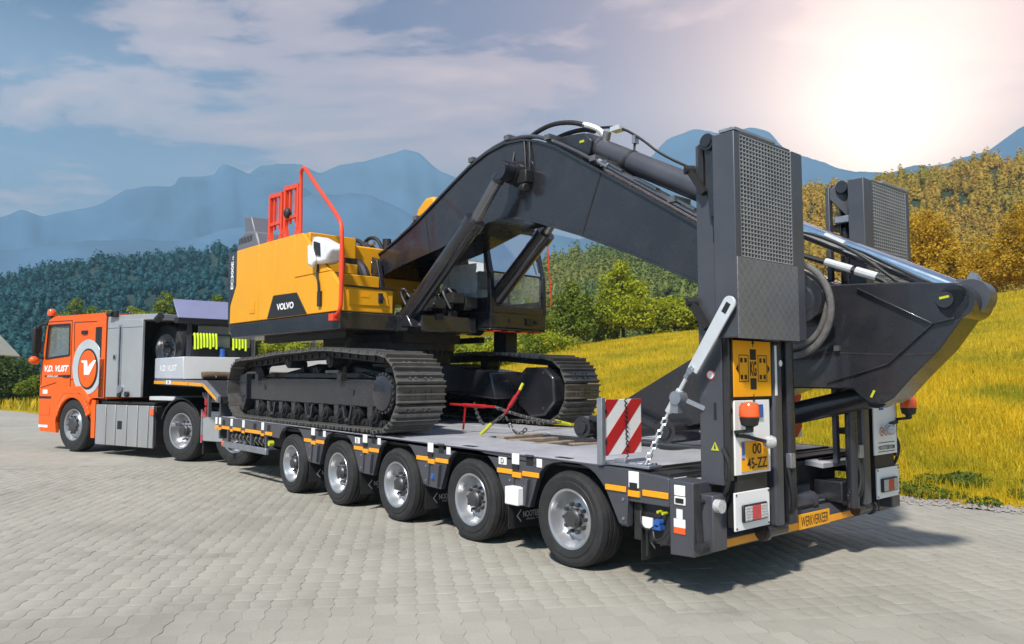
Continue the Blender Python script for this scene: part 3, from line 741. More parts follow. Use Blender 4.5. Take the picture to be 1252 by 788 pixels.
def crown_template(cone, seed):
    r = np.random.default_rng(seed); bm = bmesh.new(); bmesh.ops.create_uvsphere(bm, u_segments=5, v_segments=3, radius=1.0)
    V = np.array([v.co[:] for v in bm.verts]); bmesh.ops.triangulate(bm, faces=bm.faces); F = np.array([[v.index for v in f.verts] for f in bm.faces]); bm.free()
    V *= (1 + r.normal(0, 0.22, len(V)))[:, None]
    z = (V[:, 2] + 1) / 2; w = np.clip((1 - cone) + cone * (1.15 - z), 0.05, 1.2)
    V[:, 0] *= w; V[:, 1] *= w; V[:, 2] = z * (2.1 + cone * 1.2) - 0.2
    return V, F
def forest(name, HV, n, size, cone, material, label, azr=(0, 1), vr=(0.0, 0.82), seed=3, leaves=0, lsize=0.5):
    r = np.random.default_rng(seed); ni, mj = HV.shape[:2]
    T = [crown_template(cone * r.uniform(0.5, 1.1), seed + k) for k in range(6)]
    Vs, Fs, Ts, TP = [], [], [], []; o = 0
    for _ in range(n):
        a = r.uniform(*azr) * (ni - 1.01); b = r.uniform(*vr) * (mj - 1.01); i, j = int(a), int(b); fa, fb = a - i, b - j
        p = HV[i, j] * (1 - fa) * (1 - fb) + HV[i + 1, j] * fa * (1 - fb) + HV[i, j + 1] * (1 - fa) * fb + HV[i + 1, j + 1] * fa * fb
        V, F = T[r.integers(6)]; s = size * r.uniform(0.65, 1.3); an = r.uniform(0, 6.28); ca, sa = math.cos(an), math.sin(an)
        hh = r.uniform(0.8, 1.3); tn = r.uniform(0.1, 0.8); TP.append((p[0], p[1], p[2], s, hh, tn)); Q = np.stack([(V[:, 0] * ca - V[:, 1] * sa) * .8, (V[:, 0] * sa + V[:, 1] * ca) * .8, V[:, 2] * hh * .85], 1) * s + p
        Q += r.normal(0, 0.05 * s, Q.shape)
        Vs.append(Q); Fs.append(F + o); o += len(V); Ts.append(np.clip(tn * .5 + r.normal(0, 0.12, len(V)), 0, 1))
    V = np.concatenate(Vs); F = np.concatenate(Fs); T_ = np.concatenate(Ts)
    if leaves:                      # small leaf sprays all over every crown
        k = r.integers(0, len(TP), leaves); q = np.array(TP)[k]; u = r.uniform(0.02, 1.0, leaves) ** 0.85; a = r.uniform(0, 6.28, leaves)
        w = np.sqrt(np.clip(1 - (2 * u - 1) ** 2, 0.02, 1)) * np.clip((1 - cone * .8) + cone * .8 * (1.2 - u), 0.05, 1.2) * r.uniform(0.75, 1.15, leaves)
        c = np.stack([w * np.cos(a), w * np.sin(a), u * (2.2 + cone * 1.0) * q[:, 4] - 0.15], 1) * q[:, 3:4] + q[:, :3]
        nn = np.stack([np.cos(a), np.sin(a), 0.25 + 0.8 * u], 1) + r.normal(0, 0.32, (leaves, 3)); nn /= np.linalg.norm(nn, axis=1)[:, None]
        t1 = np.cross(nn, r.normal(size=(leaves, 3))); t1 /= np.linalg.norm(t1, axis=1)[:, None]; t2 = np.cross(nn, t1); s = lsize * r.uniform(0.5, 1.4, (leaves, 1))
        L = np.stack([c - t1 * s * .6, c + t1 * s * .6, c + t2 * s], 1).reshape(-1, 3)
        F = np.concatenate([F, len(V) + np.arange(leaves * 3).reshape(-1, 3)]); T_ = np.concatenate([T_, np.repeat(np.clip(q[:, 5] + r.normal(0, .13, leaves), 0, 1), 3)]); V = np.concatenate([V, L])
    tag(obj(name, np_mesh(name, V, F, material, T_)), label, 'forest', kind='stuff')
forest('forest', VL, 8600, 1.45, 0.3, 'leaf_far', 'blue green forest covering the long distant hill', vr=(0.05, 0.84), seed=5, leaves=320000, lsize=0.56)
nM = VM.shape[0]; cut = (-30.5 + 62) / 120; vend = 63 / 120
forest('forest', VM, 4600, 1.25, 0.85, 'leaf_hill', 'green conifer forest on the hill behind the boom', azr=(0.0, cut), seed=8, leaves=320000, lsize=0.36)
forest('forest', VM, 5200, 1.08, 0.7, 'leaf_warm_haze', 'golden brown forest on the hill at the right', azr=(cut, vend), seed=9, leaves=370000, lsize=0.32)

forest('forest', VM, 3600, 1.2, 0.6, 'leaf_warm_haze', 'golden green forest running on behind the meadow crest', azr=(vend, 1.0), seed=10, leaves=90000, lsize=0.5)

# --- haze
mv = bpy.data.materials.new('haze_air'); mv.use_nodes = True; N = nodes_of(mv.node_tree)
pvn = N('ShaderNodeVolumePrincipled', Color=(0.36, 0.70, 1.0, 1), Density=0.00062, Anisotropy=0.25)
N('ShaderNodeOutputMaterial', Volume=pvn.outputs[0]); M['haze_air'] = mv
hz = MB().box(-2700, 2700, -2700, 2700, -5.0, 705)
tag(part('haze', hz, 'haze_air', None), 'pale blue air between the yard and the mountains', 'haze', kind='stuff')
# ================================================================ WHEELS
def wheel(parent, Rt, Rr, w, dish, hubr, nb, boltr, style, name='wheel'):
    """wheel about the y axis, outer face at y=0, tyre reaching to y=w; an Empty part with tyre, rim and hub"""
    e = bpy.data.objects.new(name, None); COL.objects.link(e); e.parent = parent; e.empty_display_size = 0.1
    d = Rt - Rr; g = []
    tw0, tw1 = 0.16 * w, 0.84 * w
    prof = [(Rr - 0.004, 0.10 * w), (Rr + 0.10 * d, 0.025 * w), (Rr + 0.42 * d, 0.0), (Rr + 0.46 * d, 0.006), (Rr + 0.70 * d, 0.012 * w), (Rr + 0.90 * d, 0.06 * w), (Rt - 0.012, 0.10 * w), (Rt - 0.002, tw0)]
    for k in range(4):
        c = tw0 + (tw1 - tw0) * (k + 0.7) / 4.4
        prof += [(Rt, c - 0.008), (Rt - 0.013, c - 0.005), (Rt - 0.013, c + 0.005), (Rt, c + 0.008)]
    prof += [(Rt - 0.002, tw1), (Rt - 0.012, 0.90 * w), (Rr + 0.7 * d, 0.985 * w), (Rr + 0.3 * d, w), (Rr - 0.004, 0.92 * w)]
    part('tyre', MB().lathe(prof, (0, 0, 0), (0, 1, 0), 56, closed=True), 'rubber', e, local=True, smooth=30)
    rp = [(Rr - 0.004, 0.5 * w), (Rr - 0.004, 0.10 * w), (Rr + 0.008, 0.055 * w), (Rr + 0.004, 0.035 * w), (Rr - 0.012, 0.05 * w), (Rr - 0.018, 0.10 * w)]
    if style == 'deep':
        rp += [(Rr - 0.03, dish * 0.8), (Rr - 0.05, dish), (Rr * 0.72, dish * 0.96), (Rr * 0.62, dish * 0.80), (hubr, dish * 0.78)]
    else:
        rp += [(Rr - 0.05, dish), (Rr * 0.80, dish * 0.9), (Rr * 0.66, dish * 0.35), (Rr * 0.56, dish * 0.30), (hubr, dish * 0.32)]
    part('rim', MB().lathe(rp, (0, 0, 0), (0, 1, 0), 48), 'rim_silver', e, local=True, smooth=40)
    hb = MB(); y0 = dish * (0.78 if style == 'deep' else 0.32)
    if style == 'deep':
        hb.lathe([(hubr, y0 + 0.01), (hubr, y0 * 0.55), (hubr * 0.86, y0 * 0.42), (hubr * 0.8, y0 * 0.25), (hubr * 0.5, y0 * 0.2), (0.001, y0 * 0.2)], (0, 0, 0), (0, 1, 0), 24)
    else:
        hb.lathe([(hubr, y0 + 0.01), (hubr, y0 - 0.03), (hubr * 0.85, y0 - 0.045), (hubr * 0.3, y0 - 0.05), (0.001, y0 - 0.05)], (0, 0, 0), (0, 1, 0), 24)
    for k in range(nb):
        a = 2 * math.pi * k / nb; x, z = boltr * math.cos(a), boltr * math.sin(a)
        hb.cyl((x, y0 + 0.01, z), (x, y0 - 0.035, z), 0.0165, 0.0145, 6)
    for k in range(8 if style == 'deep' else 10):       # hand holes
        a = 2 * math.pi * (k + 0.5) / (8 if style == 'deep' else 10); r = Rr * 0.80
        if style != 'deep': hb.cyl((r * math.cos(a), dish * 0.9 - 0.004, r * math.sin(a)), (r * math.cos(a), dish, r * math.sin(a)), 0.026, n=10)
    part('hub', hb, 'hub_steel', e, local=True)
    return e

# ================================================================ TRAILER
TW = 2.78; MY = lambda y: TW - y
def dz(x): return 0.802 - 0.0063 * (x + 4.0) - (0.30 * (x - 0.56) * 0.32 if x > 0.56 else 0.0)
TR = thing('lowbed_trailer', 'grey five axle lowbed trailer with two raised loading ramps carrying the excavator', 'trailer', (-3.0, 1.39, 0.0))
AX = [0.0, -1.204, -2.408, -3.612, -4.816]
tb = BASE[TR.name]
w0 = wheel(TR, 0.354, 0.217, 0.27, 0.115, 0.072, 10, 0.104, 'deep')
w0.location = Vector((AX[0], 0.0, 0.354)) - tb
for x in AX[1:]: 
    inst(w0, TR, Vector((x, 0.0, 0.354)) - tb, (0, random.uniform(0, 3), 0))
for x in AX: inst(w0, TR, Vector((x, TW, 0.354)) - tb, (0, 0, math.pi))
mb = MB()
for x in AX: mb.cyl((x, 0.15, 0.354), (x, TW - 0.15, 0.354), 0.06, n=10); mb.box(x - 0.07, x + 0.07, 0.5, TW - 0.5, 0.30, 0.41)
part('axle', mb, 'dark_steel', TR)
# side rails with wheel arches
ARCH = [(-.43, .385), (-.385, .50), (-.345, .60), (-.30, .675), (-.235, .728), (-.15, .756), (-.05, .768), (.12, .768), (.21, .752), (.28, .715), (.335, .665), (.385, .61), (.44, .51), (.52, .385)]
poly = [(-7.41, .822), (-7.41, .655), (-5.20, .640)]
for i, x in enumerate(reversed(AX)):
    pts = [(x + a, z - 0.0063 * (x + 0.0) * 1.0) for a, z in ARCH]
    if i == 0: pts = [p for p in pts if p[0] > x - .36]
    poly += pts
poly += [(.585, .385), (.59, .56), (.94, .56), (.94, .745), (.56, .775)]
for y0, y1 in ((0.0, 0.055), (TW - 0.055, TW)):
    part('side_rail', MB().prism(poly, 'y', y0, y1), 'trailer_grey', TR, bevel=0.006)
# pillar faces standing proud between the wheels
for i, x in enumerate(AX):
    px = [(x + .405, .60), (x + .60, .60), (x + .585, .40), (x + .515, .40)]
    part('rail_post', MB().prism([(a, z - 0.0063 * x) for a, z in px], 'y', -0.012, 0.0), 'trailer_grey', TR, bevel=0.004)
    if i:
        px = [(x + .70, .60), (x + .79, .60), (x + .765, .40), (x + .735, .40)]
        part('rail_post', MB().prism([(a, z - 0.0063 * x) for a, z in px], 'y', -0.035, 0.0), 'trailer_grey', TR, bevel=0.004)
# dark chassis
mb = MB(); mb.box(-7.3, 0.9, 0.5, TW - 0.5, 0.43, 0.755); mb.box(-7.35, 0.9, 0.06, TW - 0.06, 0.735, 0.765)
mb.box(-7.3, -5.3, 0.15, TW - 0.15, 0.5, 0.74)
part('chassis_beam', mb, 'dark_steel', TR)
# deck plates: cross plates in three lengthwise runs
XS = [-7.40, -6.75, -6.1, -5.45, -4.8, -4.15, -3.5, -2.85, -2.2, -1.55, -0.9, -0.25, 0.55]
for a, b in zip(XS[:-1], XS[1:]):
    for y0, y1, dzz in ((0.06, 0.90, 0.0), (0.906, 1.874, -0.006), (1.88, TW - 0.06, 0.0)):
        if y0 == 0.906 and a in (-2.2, -1.55): continue
        z0, z1 = dz(a) + dzz, dz(b) + dzz
        part('deck_plate', MB().prism([(a + .003, z0 - .03), (b - .003, z1 - .03), (b - .003, z1), (a + .003, z0)], 'y', y0, y1), 'deck_metal', TR, bevel=0.003, seg=1)
# open well in the middle of the deck with timbers across it
part('deck_well', MB().box(-2.2, -0.9, 0.906, 1.874, 0.66, 0.67), 'black_void', TR)
for k, (xa, ya, ang) in enumerate(((-1.95, 1.25, 8), (-1.62, 1.1, -5), (-1.25, 1.0, 4), (-1.05, 1.3, -9))):
    t = thing('timber_chock', ['long worn timber laid in the open deck well nearest the far track', 'second worn timber across the open deck well', 'short pale timber at the rear of the open deck well', 'thin timber scrap lying by the deck well edge'][k], 'timber', (xa, ya, 0.75), R(ang), 'timbers lying in the deck well')
    part('timber', MB().box(-0.05, 0.05, -0.34 + 0.05 * k, 0.30, 0.0, 0.055 - 0.008 * k), 'wood', t, local=True, bevel=0.006)
# lashing recesses along the rims of the deck
for y in (0.13, TW - 0.19):
    for x in AX:
        part('lashing_slot', MB().box(x - .28, x - .12, y, y + 0.06, dz(x) + 0.001, dz(x) + 0.005), 'black_void', TR)
# sloping tail deck with anti-slip bars
for y0, y1 in ((0.06, 0.98), (1.80, TW - 0.06)):
    part('tail_plate', MB().prism([(.556, dz(.556) - .04), (1.05, dz(1.05) - .04), (1.05, dz(1.05)), (.556, dz(.556))], 'y', y0, y1), 'deck_metal', TR, bevel=0.003)
    for k in range(4):
        x = 0.63 + 0.105 * k
        part('grip_bar', MB().box(x, x + .022, y0 + 0.12, y1 - 0.05, dz(x) - .005, dz(x) + .014), 'black_void', TR)
# amber side reflectors, latches, labels, lashing pockets
refl = []; lat = MB()
def side_plate(name, x0, x1, z0, z1, m, th=0.006, bev=0.0, y=0.0, label=None):
    return part(name, MB().box(x0, x1, y - th, y, z0, z1), m, TR, label=label, bevel=bev)
for i, x in enumerate(AX):
    o = -0.0063 * x
    side_plate('side_reflector', x + .385, x + .575, .617 + o, .655 + o, 'amber', 0.009, 0.002)
    if i == 0:
        side_plate('side_reflector', .722, .936, .612, .652, 'amber', 0.009, 0.002)
        side_plate('side_reflector', .600, .700, .596, .636, 'amber', 0.016, 0.002)
        side_plate('latch', .602, .690, .655, .765, 'white_paint', 0.010, 0.003); side_plate('latch_keeper', .612, .680, .648, .690, 'text_black', 0.013)
    if i:
        side_plate('side_reflector', x + .70, x + .895, .617 + o, .655 + o, 'amber', 0.009, 0.002)
        side_plate('side_reflector', x + .585, x + .69, .598 + o, .638 + o, 'amber', 0.016, 0.002)
        side_plate('latch', x + .575, x + .66, .70 + o, .785 + o, 'white_paint', 0.010, 0.003)
        side_plate('latch_keeper', x + .580, x + .655, .66 + o, .70 + o, 'text_black', 0.012)
        side_plate('lashing_pocket', x + .745, x + .82, .705 + o, .775 + o, 'black_void', 0.004)
        side_plate('lashing_lip', x + .745, x + .83, .776 + o, .788 + o, 'trailer_grey', 0.022)
        side_plate('load_sticker', x + .865, x + .925, .70 + o, .765 + o, 'white_paint', 0.003)
    if i in (1, 3):
        side_plate('letter_sticker', x + .40, x + .50, .685 + o, .745 + o, 'white_paint', 0.003)
        text('lettering', 'D', 0.042, (x + .45, -0.0042, .715 + o), (1, 0, 0), (0, 0, 1), 'text_black', TR, bold=0.0)
    if i == 1: part('junction_box', MB().box(x + .58, x + .74, -0.09, -0.002, .40, .54), 'white_paint', TR, bevel=0.008)
    if i == 2: part('valve_body', MB().cyl((x + .665, -0.02, .50), (x + .665, 0.02, .50), 0.022, n=12).box(x + .64, x + .695, -0.012, 0.01, .475, .525), 'blue_plastic', TR)
    for zz in (.44, .57): part('bolt', MB().cyl((x + .56, -0.02, zz + o), (x + .56, 0.0, zz + o), 0.011, n=8), 'galvanised', TR)
# front section of the rail (ahead of the first axle)
for xa, xb in ((-7.40, -7.28), (-7.15, -6.85), (-6.72, -6.42), (-6.25, -5.72), (-5.58, -5.36)):
    side_plate('side_reflector', xa, xb, .658 - 0.0, .700, 'amber', 0.009, 0.002)
for xa in (-7.41, -7.26, -6.80, -6.36, -5.70): side_plate('latch', xa, xa + .075, .715, .815, 'white_paint', 0.010, 0.003); side_plate('side_reflector', xa, xa + .09, .638, .672, 'amber', 0.016, 0.002)
for xa in (-7.13, -5.98, -5.52): side_plate('lashing_pocket', xa, xa + .09, .715, .79, 'black_void', 0.004)
part('underrun_guard', MB().box(-7.03, -5.50, -0.03, 0.02, .405, .487), 'galvanised', TR, bevel=0.01)
part('side_marker', MB().sphere((-7.05, -0.01, .45), .045, 1, .6, 1), 'beacon_orange', TR)
mb = MB()
for xa in (-6.95, -6.1, -5.6): mb.box(xa, xa + .05, 0.0, .04, .47, .66)
part('guard_hanger', mb, 'trailer_grey', TR)
mb = MB()
for k in range(9):
    xa = -6.8 + 0.14 * k; mb.cyl((xa, 0.03, .60), (xa, 0.12, .60), .025, n=8); mb.tube([(xa, .03, .60), (xa + .03, .0, .56), (xa + .05, .05, .50)], .010, 6)
part('air_valves', mb, 'steel_chain', TR)
part('air_knob', MB().cyl((-5.40, -.03, .56), (-5.40, .03, .56), .035, n=14), 'hook_yellow', TR)
# mudflaps with the maker's mark
def chevron(parent, o, r, u, s, m):
    nr = Vector(r).cross(Vector(u)); o = Vector(o) + nr * .003
    P = lambda a, b: o + Vector(r) * a * s + Vector(u) * b * s
    pts = [(0.42, 1), (-0.5, 0), (0.42, -1), (0.42, -0.72), (-0.22, 0), (0.42, 0.72)]
    mb = MB(); mb.add([P(a, b) for a, b in pts], [(0, 1, 4, 5), (1, 2, 3, 4)]); part('emblem', mb, m, parent)
for i, x in enumerate(AX):
    xf_ = x + (.69 if i == 0 else .50)
    fl = part('mudflap', MB().box(xf_ - .008, xf_, .02, .47, .175, .44 if i else .56), 'black_void', TR)
    zz = .27 if i else .285
    chevron(fl, (xf_, .13, zz), (0, 1, 0), (0, 0, 1), .055, 'text_grey')
    text('lettering', 'NOOTEBOOM', .050, (xf_ + .0, .315, zz + .008), (0, 1, 0), (0, 0, 1), 'text_grey', fl, width=.28, bold=.015)
    text('lettering', 'SPECIAL TRAILERS', .016, (xf_ + .0, .32, zz - .035), (0, 1, 0), (0, 0, 1), 'text_grey', fl, width=.22)
# valve panel in front of the rear post
mb = MB(); mb.box(.60, .93, .05, .07, .30, .56); part('valve_panel', mb, 'dark_steel', TR)
part('label_plate', MB().box(.70, .79, .01, .02, .40, .47), 'white_paint', TR)
part('air_coupling', MB().cyl((.83, .0, .445), (.83, .06, .445), .026, n=14).box(.80, .86, 0.0, .05, .40, .43), 'blue_plastic', TR)
part('air_coupling', MB().cyl((.85, -.01, .52), (.85, .05, .52), .010, n=10).cyl((.89, -.01, .515), (.89, .05, .515), .010, n=10), 'hook_yellow', TR)
mb = MB(); mb.box(.745, .76, -.005, .01, .22, .40)
mb.tube([(.70, 0, .51), (.72, -.03, .43), (.78, -.03, .39), (.82, -.02, .42)], .006, 6, 2); mb.tube([(.80, 0, .40), (.84, -.03, .33), (.90, -.02, .36), (.93, 0, .41)], .007, 6, 2)
part('air_hose', mb, 'hose', TR)
# rear post (near and far corner)
for s in (0, 1):
    f = (lambda y: y) if s == 0 else MY
    y0, y1 = sorted((f(0.0), f(0.20)))
    part('corner_post', MB().prism([(.942, .262), (1.13, .272), (1.13, .735), (.942, .742)], 'y', y0, y1), 'trailer_grey', TR, bevel=0.006)
side_plate('latch', .985, 1.070, .645, .712, 'white_paint', .008, .003); side_plate('latch_keeper', .985, 1.072, .588, .640, 'white_paint', .008, .003); side_plate('latch_keeper', .997, 1.060, .600, .630, 'text_black', .012)
side_plate('load_sticker', .998, 1.045, .500, .560, 'white_paint', .003); side_plate('load_sticker', .976, 1.066, .445, .498, 'white_paint', .003); side_plate('side_marker', .978, 1.066, .405, .445, 'beacon_orange', .006)
part('rear_bracket', MB().box(1.131, 1.24, .05, .20, .315, .665), 'trailer_grey', TR, bevel=.008)
part('rear_bracket', MB().box(1.131, 1.24, TW - .20, TW - .05, .315, .665), 'trailer_grey', TR, bevel=.008)
part('work_lamp', MB().cyl((1.24, .085, .60), (1.285, .085, .60), .042, n=18), 'lens_clear', TR)
part('linkage', MB().cyl((1.17, -.004, .62), (1.17, .05, .62), .015, n=8).bar((1.165, -.015, .735), (1.19, -.02, .36), .03, .02).cyl((1.19, -.04, .345), (1.19, .03, .345), .034, n=12), 'dark_steel', TR)
# bumper
part('bumper', MB().prism([(.95, .30), (1.12, .275), (1.12, .345), (1.06, .41), (.95, .41)], 'y', .2, TW - .2), 'trailer_grey', TR, bevel=.006)
st = part('marking_strip', MB().box(1.12, 1.124, .33, 2.2, .285, .336), 'amber', TR)
part('sign_plate', MB().box(1.124, 1.132, 1.27, 1.725, .282, .392), 'sign_orange', TR, bevel=.002)
text('lettering', 'WERKVERKEER', .072, (1.132, 1.497, .337), (0, 1, 0), (0, 0, 1), 'text_black', TR, width=.40, bold=.004)
# cross member and widening cylinder between the masts
mb = MB(); mb.box(.62, .80, .98, 1.80, .50, .735); mb.box(.80, .95, 1.0, 1.78, .42, .56); part('cross_member', mb, 'trailer_grey', TR, bevel=.01)
mb = MB(); mb.cyl((1.02, .95, .455), (1.02, 1.62, .455), .062, n=18).cyl((1.02, 1.60, .455), (1.02, 1.645, .455), .07, n=18); part('hydraulic_cylinder', mb, 'trailer_grey', TR)
part('piston_rod', MB().cyl((1.02, 1.64, .455), (1.02, 1.95, .455), .034, n=14), 'chrome', TR)
part('cylinder_block', MB().box(.93, 1.17, 1.86, 2.10, .42, .585), 'machine_grey', TR, bevel=.01)
part('cylinder_block', MB().box(.93, 1.17, .74, .93, .42, .585), 'machine_grey', TR, bevel=.01)
part('deck_drum', MB().cyl((.88, 1.1, .5), (.88, 1.1, .70), .07, n=16), 'galvanised', TR)
# ---- loading ramps (mast with folded second leaf) and lamp carriers, mirrored
def ramp_set(f, far):
    B = lambda x0, x1, y0, y1, z0, z1: MB().box(x0, x1, min(f(y0), f(y1)), max(f(y0), f(y1)), z0, z1)
    rp = bpy.data.objects.new('loading_ramp', None); COL.objects.link(rp); rp.parent = TR
    P = lambda nm, mb, m, **k: part(nm, mb, m, rp, **k)
    # lower leaf = upright mast
    P('ramp_beam', B(1.07, 1.245, .165, .225, .715, 2.955), 'trailer_grey', bevel=.006)
    P('ramp_beam', B(1.07, 1.105, .80, .86, .715, 2.955), 'trailer_grey', bevel=.006)
    P('ramp_strut', MB().cyl((1.20, f(.70), 1.70), (1.17, f(.74), 2.62), .038, n=14), 'machine_grey')
    P('strut_lever', MB().bar((1.10, f(.83), 2.94), (1.28, f(.72), 2.70), .03, .12), 'trailer_grey', bevel=.004)
    P('strut_link', MB().bar((1.12, f(.80), 2.68), (1.29, f(.80), 2.68), .05, .06), 'galvanised', bevel=.01)
    P('leaf_hinge', MB().cyl((1.20, f(.70), 2.945), (1.20, f(.84), 2.945), .05, n=18), 'machine_grey')
    mb = MB()
    for z in np.arange(.95, 2.95, .33): b = B(1.09, 1.15, .225, .80, z, z + .05); mb.add(b.v, b.f)
    b = B(1.155, 1.165, .226, .799, .72, 2.95); mb.add(b.v, b.f)
    P('ramp_rung', mb, 'dark_steel')
    b = B(1.245, 1.29, .175, .215, .75, 2.47); P('ramp_channel', b, 'machine_grey', bevel=.004)
    # folded leaf with grating
    P('leaf_frame', B(1.255, 1.418, .09, .155, 1.652, 2.965), 'trailer_grey', bevel=.006)
    P('leaf_frame', B(1.29, 1.418, .775, .925, 1.652, 2.965), 'trailer_grey', bevel=.006)
    P('leaf_frame', B(1.262, 1.415, .156, .774, 2.955, 2.972), 'trailer_grey', bevel=.003)
    P('leaf_lip', B(1.30, 1.416, .10, .586, 2.973, 2.994), 'galvanised', bevel=.003)
    P('leaf_back', B(1.262, 1.275, .156, .774, 1.66, 2.95), 'dark_steel')
    g = MB()
    for k in range(18):
        y = .160 + (.615) * k / 17; b = B(1.388, 1.4135, y - .0042, y + .0042, 2.165, 2.95); g.add(b.v, b.f)
    for k in range(30):
        z = 2.17 + .78 * k / 29; b = B(1.390, 1.4150, .157, .775, z - .0035, z + .0035); g.add(b.v, b.f)
    o = P('grating', g, 'grating_steel'); tag(o, kind='stuff')
    P('tread_plate', B(1.416, 1.424, .095, .82, 1.648, 2.160), 'tread_plate', bevel=.002)
    # hinge at the top and stop arms
    mb = MB().cyl((1.20, f(.11), 2.945), (1.20, f(.30), 2.945), .055, n=18).cyl((1.20, f(.10), 2.945), (1.20, f(.115), 2.945), .035, n=14)
    mb.bar((1.20, f(.14), 2.93), (1.235, f(.14), 2.45), .02, .07); P('ramp_hinge', mb, 'machine_grey')
    mb = MB().box(1.11, 1.15, min(f(.14), f(.168)), max(f(.14), f(.168)), 2.62, 2.95); P('stop_bracket', mb, 'dark_steel')
    for z in (2.79, 1.90):
        P('stop_arm', MB().bar((1.05, f(.13), z), (1.165, f(.13), z - .18), .04, .045, (0, 1, 0)).cyl((1.03, f(.10), z), (1.07, f(.155), z), .03, n=10), 'black_void')
    mb = MB().tube([(1.215, f(.155), 2.9), (1.215, f(.155), 2.4), (1.265, f(.15), 2.1), (1.29, f(.15), 1.9)], .012, 6)
    P('ramp_hose', mb, 'hose')
    # posts beside the lamp carrier
    P('mast_post', B(1.20, 1.30, .69, .80, .40, 1.65), 'trailer_grey', bevel=.02)
    P('gas_strut', MB().cyl((1.26, f(.93), .40), (1.26, f(.93), 1.70), .045, n=16), 'machine_grey')
    P('scale_strip', B(1.30, 1.304, .70, .725, 1.28, 1.62), 'white_paint')
    P('ramp_foot', MB().cyl((1.24, f(.62), .37), (1.24, f(.86), .37), .045, n=16).cyl((1.24, f(.60), .37), (1.24, f(.63), .37), .06, n=16), 'machine_grey')
    mb = MB()
    for k, yy in enumerate((.86, .90)):
        mb.tube([(1.29, f(yy), .78), (1.32, f(yy), .62), (1.30, f(yy + .03), .50), (1.26, f(yy + .05), .44), (1.18, f(yy + .02), .42)], .014, 8, 2)
    mb.tube([(1.24, f(.17), .95), (1.30, f(.16), .85), (1.27, f(.17), .70), (1.20, f(.18), .62)], .014, 8, 2)
    P('hydraulic_hose', mb, 'hose')
    P('hose_fitting', MB().box(1.28, 1.32, min(f(.85), f(.91)), max(f(.85), f(.91)), .78, .88), 'galvanised', bevel=.004)
    # lamp carrier panels
    P('carrier_frame', B(1.13, 1.285, .25, .60, .44, 1.25), 'dark_steel')
    up = P('lamp_panel', B(1.287, 1.30, .215, .625, .780, 1.255), 'white_paint', bevel=.003)
    lo = P('lamp_panel', B(1.287, 1.30, .200, .600, .432, .672), 'white_paint', bevel=.003)
    P('panel_bracket', B(1.20, 1.29, .19, .24, 1.175, 1.205), 'galvanised')
    # tail lamp
    y0, y1 = sorted((f(.265), f(.545)))
    P('tail_lamp', MB().box(1.30, 1.322, y0, y1, .480, .592), 'text_black', bevel=.01)
    yy = y0 + .012; wdt = (y1 - y0 - .024)
    for a, b, m in ((0, .30, 'lens_clear'), (.31, .70, 'lens_red'), (.71, 1.0, 'lens_clear')):
        P('lamp_lens', MB().box(1.322, 1.328, yy + wdt * a, yy + wdt * b, .490, .582), m, bevel=.003)
        g = MB()
        if m == 'lens_clear':
            for k in range(5): z = .50 + .018 * k; g.box(1.328, 1.330, yy + wdt * a, yy + wdt * b, z, z + .003)
            P('lamp_ribs', g, 'text_grey')
    for (a, z) in ((.215, .447), (.585, .447), (.215, .657), (.585, .657)): P('screw', MB().cyl((1.30, f(a), z), (1.304, f(a), z), .007, n=8), 'hub_steel')
    # beacon on a bracket
    by = f(.225) if not far else f(.21)
    P('beacon_base', MB().cyl((1.40, by, 1.065), (1.40, by, 1.10), .025, n=12).lathe([(.02, 1.09), (.052, 1.105), (.062, 1.15), (.06, 1.152), (0.001, 1.152)], (1.40, by, 0), (0, 0, 1), 20).bar((1.30, by, 1.055), (1.41, by, 1.07), .04, .022), 'text_black')
    P('beacon_lens', MB().lathe([(.058, 1.152), (.064, 1.16), (.062, 1.22), (.048, 1.243), (.001, 1.25)], (1.40, by, 0), (0, 0, 1), 24), 'beacon_orange')
    P('lamp_stalk', MB().bar((1.302, f(.30), 1.03), (1.37, f(.45), .99), .022, .022).bar((1.31, f(.22), 1.035), (1.31, f(.36), 1.02), .02, .024), 'dark_steel')
    P('marker_lamp', MB().lathe([(.001, .06), (.03, .055), (.042, .03), (.045, 0), (.03, -.02), (.001, -.03)], (1.36, f(.485), .985), (1, f(1) - f(0), 0), 18), 'lens_clear')
    P('blue_reflector', B(1.301, 1.312, .47, .53, 1.14, 1.225), 'blue_plastic')
    if not far:
        pl = P('number_plate', MB().box(1.300, 1.306, .275, .590, .798, .990), 'sign_orange', bevel=.002)
        part('plate_band', MB().box(1.306, 1.3075, .277, .312, .875, .988), 'blue_plastic', pl)
        text('lettering', 'NL', .020, (1.3075, .2945, .895), (0, 1, 0), (0, 0, 1), 'text_white', pl)
        text('lettering', '00', .070, (1.306, .452, .940), (0, 1, 0), (0, 0, 1), 'text_black', pl, width=.105, bold=.012, letters=True)
        text('lettering', '45-ZZ', .070, (1.306, .452, .848), (0, 1, 0), (0, 0, 1), 'text_black', pl, width=.235, bold=.012, letters=True)
        # orange wide-load board
        P('board_edge', MB().box(1.290, 1.298, .198, .655, 1.262, 1.650), 'text_black', bevel=.002)
        sg = P('marker_board', MB().box(1.298, 1.306, .208, .645, 1.278, 1.642), 'sign_orange', bevel=.002)
        cy, cz = .43, 1.46
        def R4(nm, y0, y1, z0, z1, m='text_black', x=1.306): return part(nm, MB().box(x, x + .0016, cy + y0, cy + y1, cz + z0, cz + z1), m, sg)
        R4('symbol', -.035, .035, .058, .128); R4('symbol', -.035, .035, -.135, -.062)
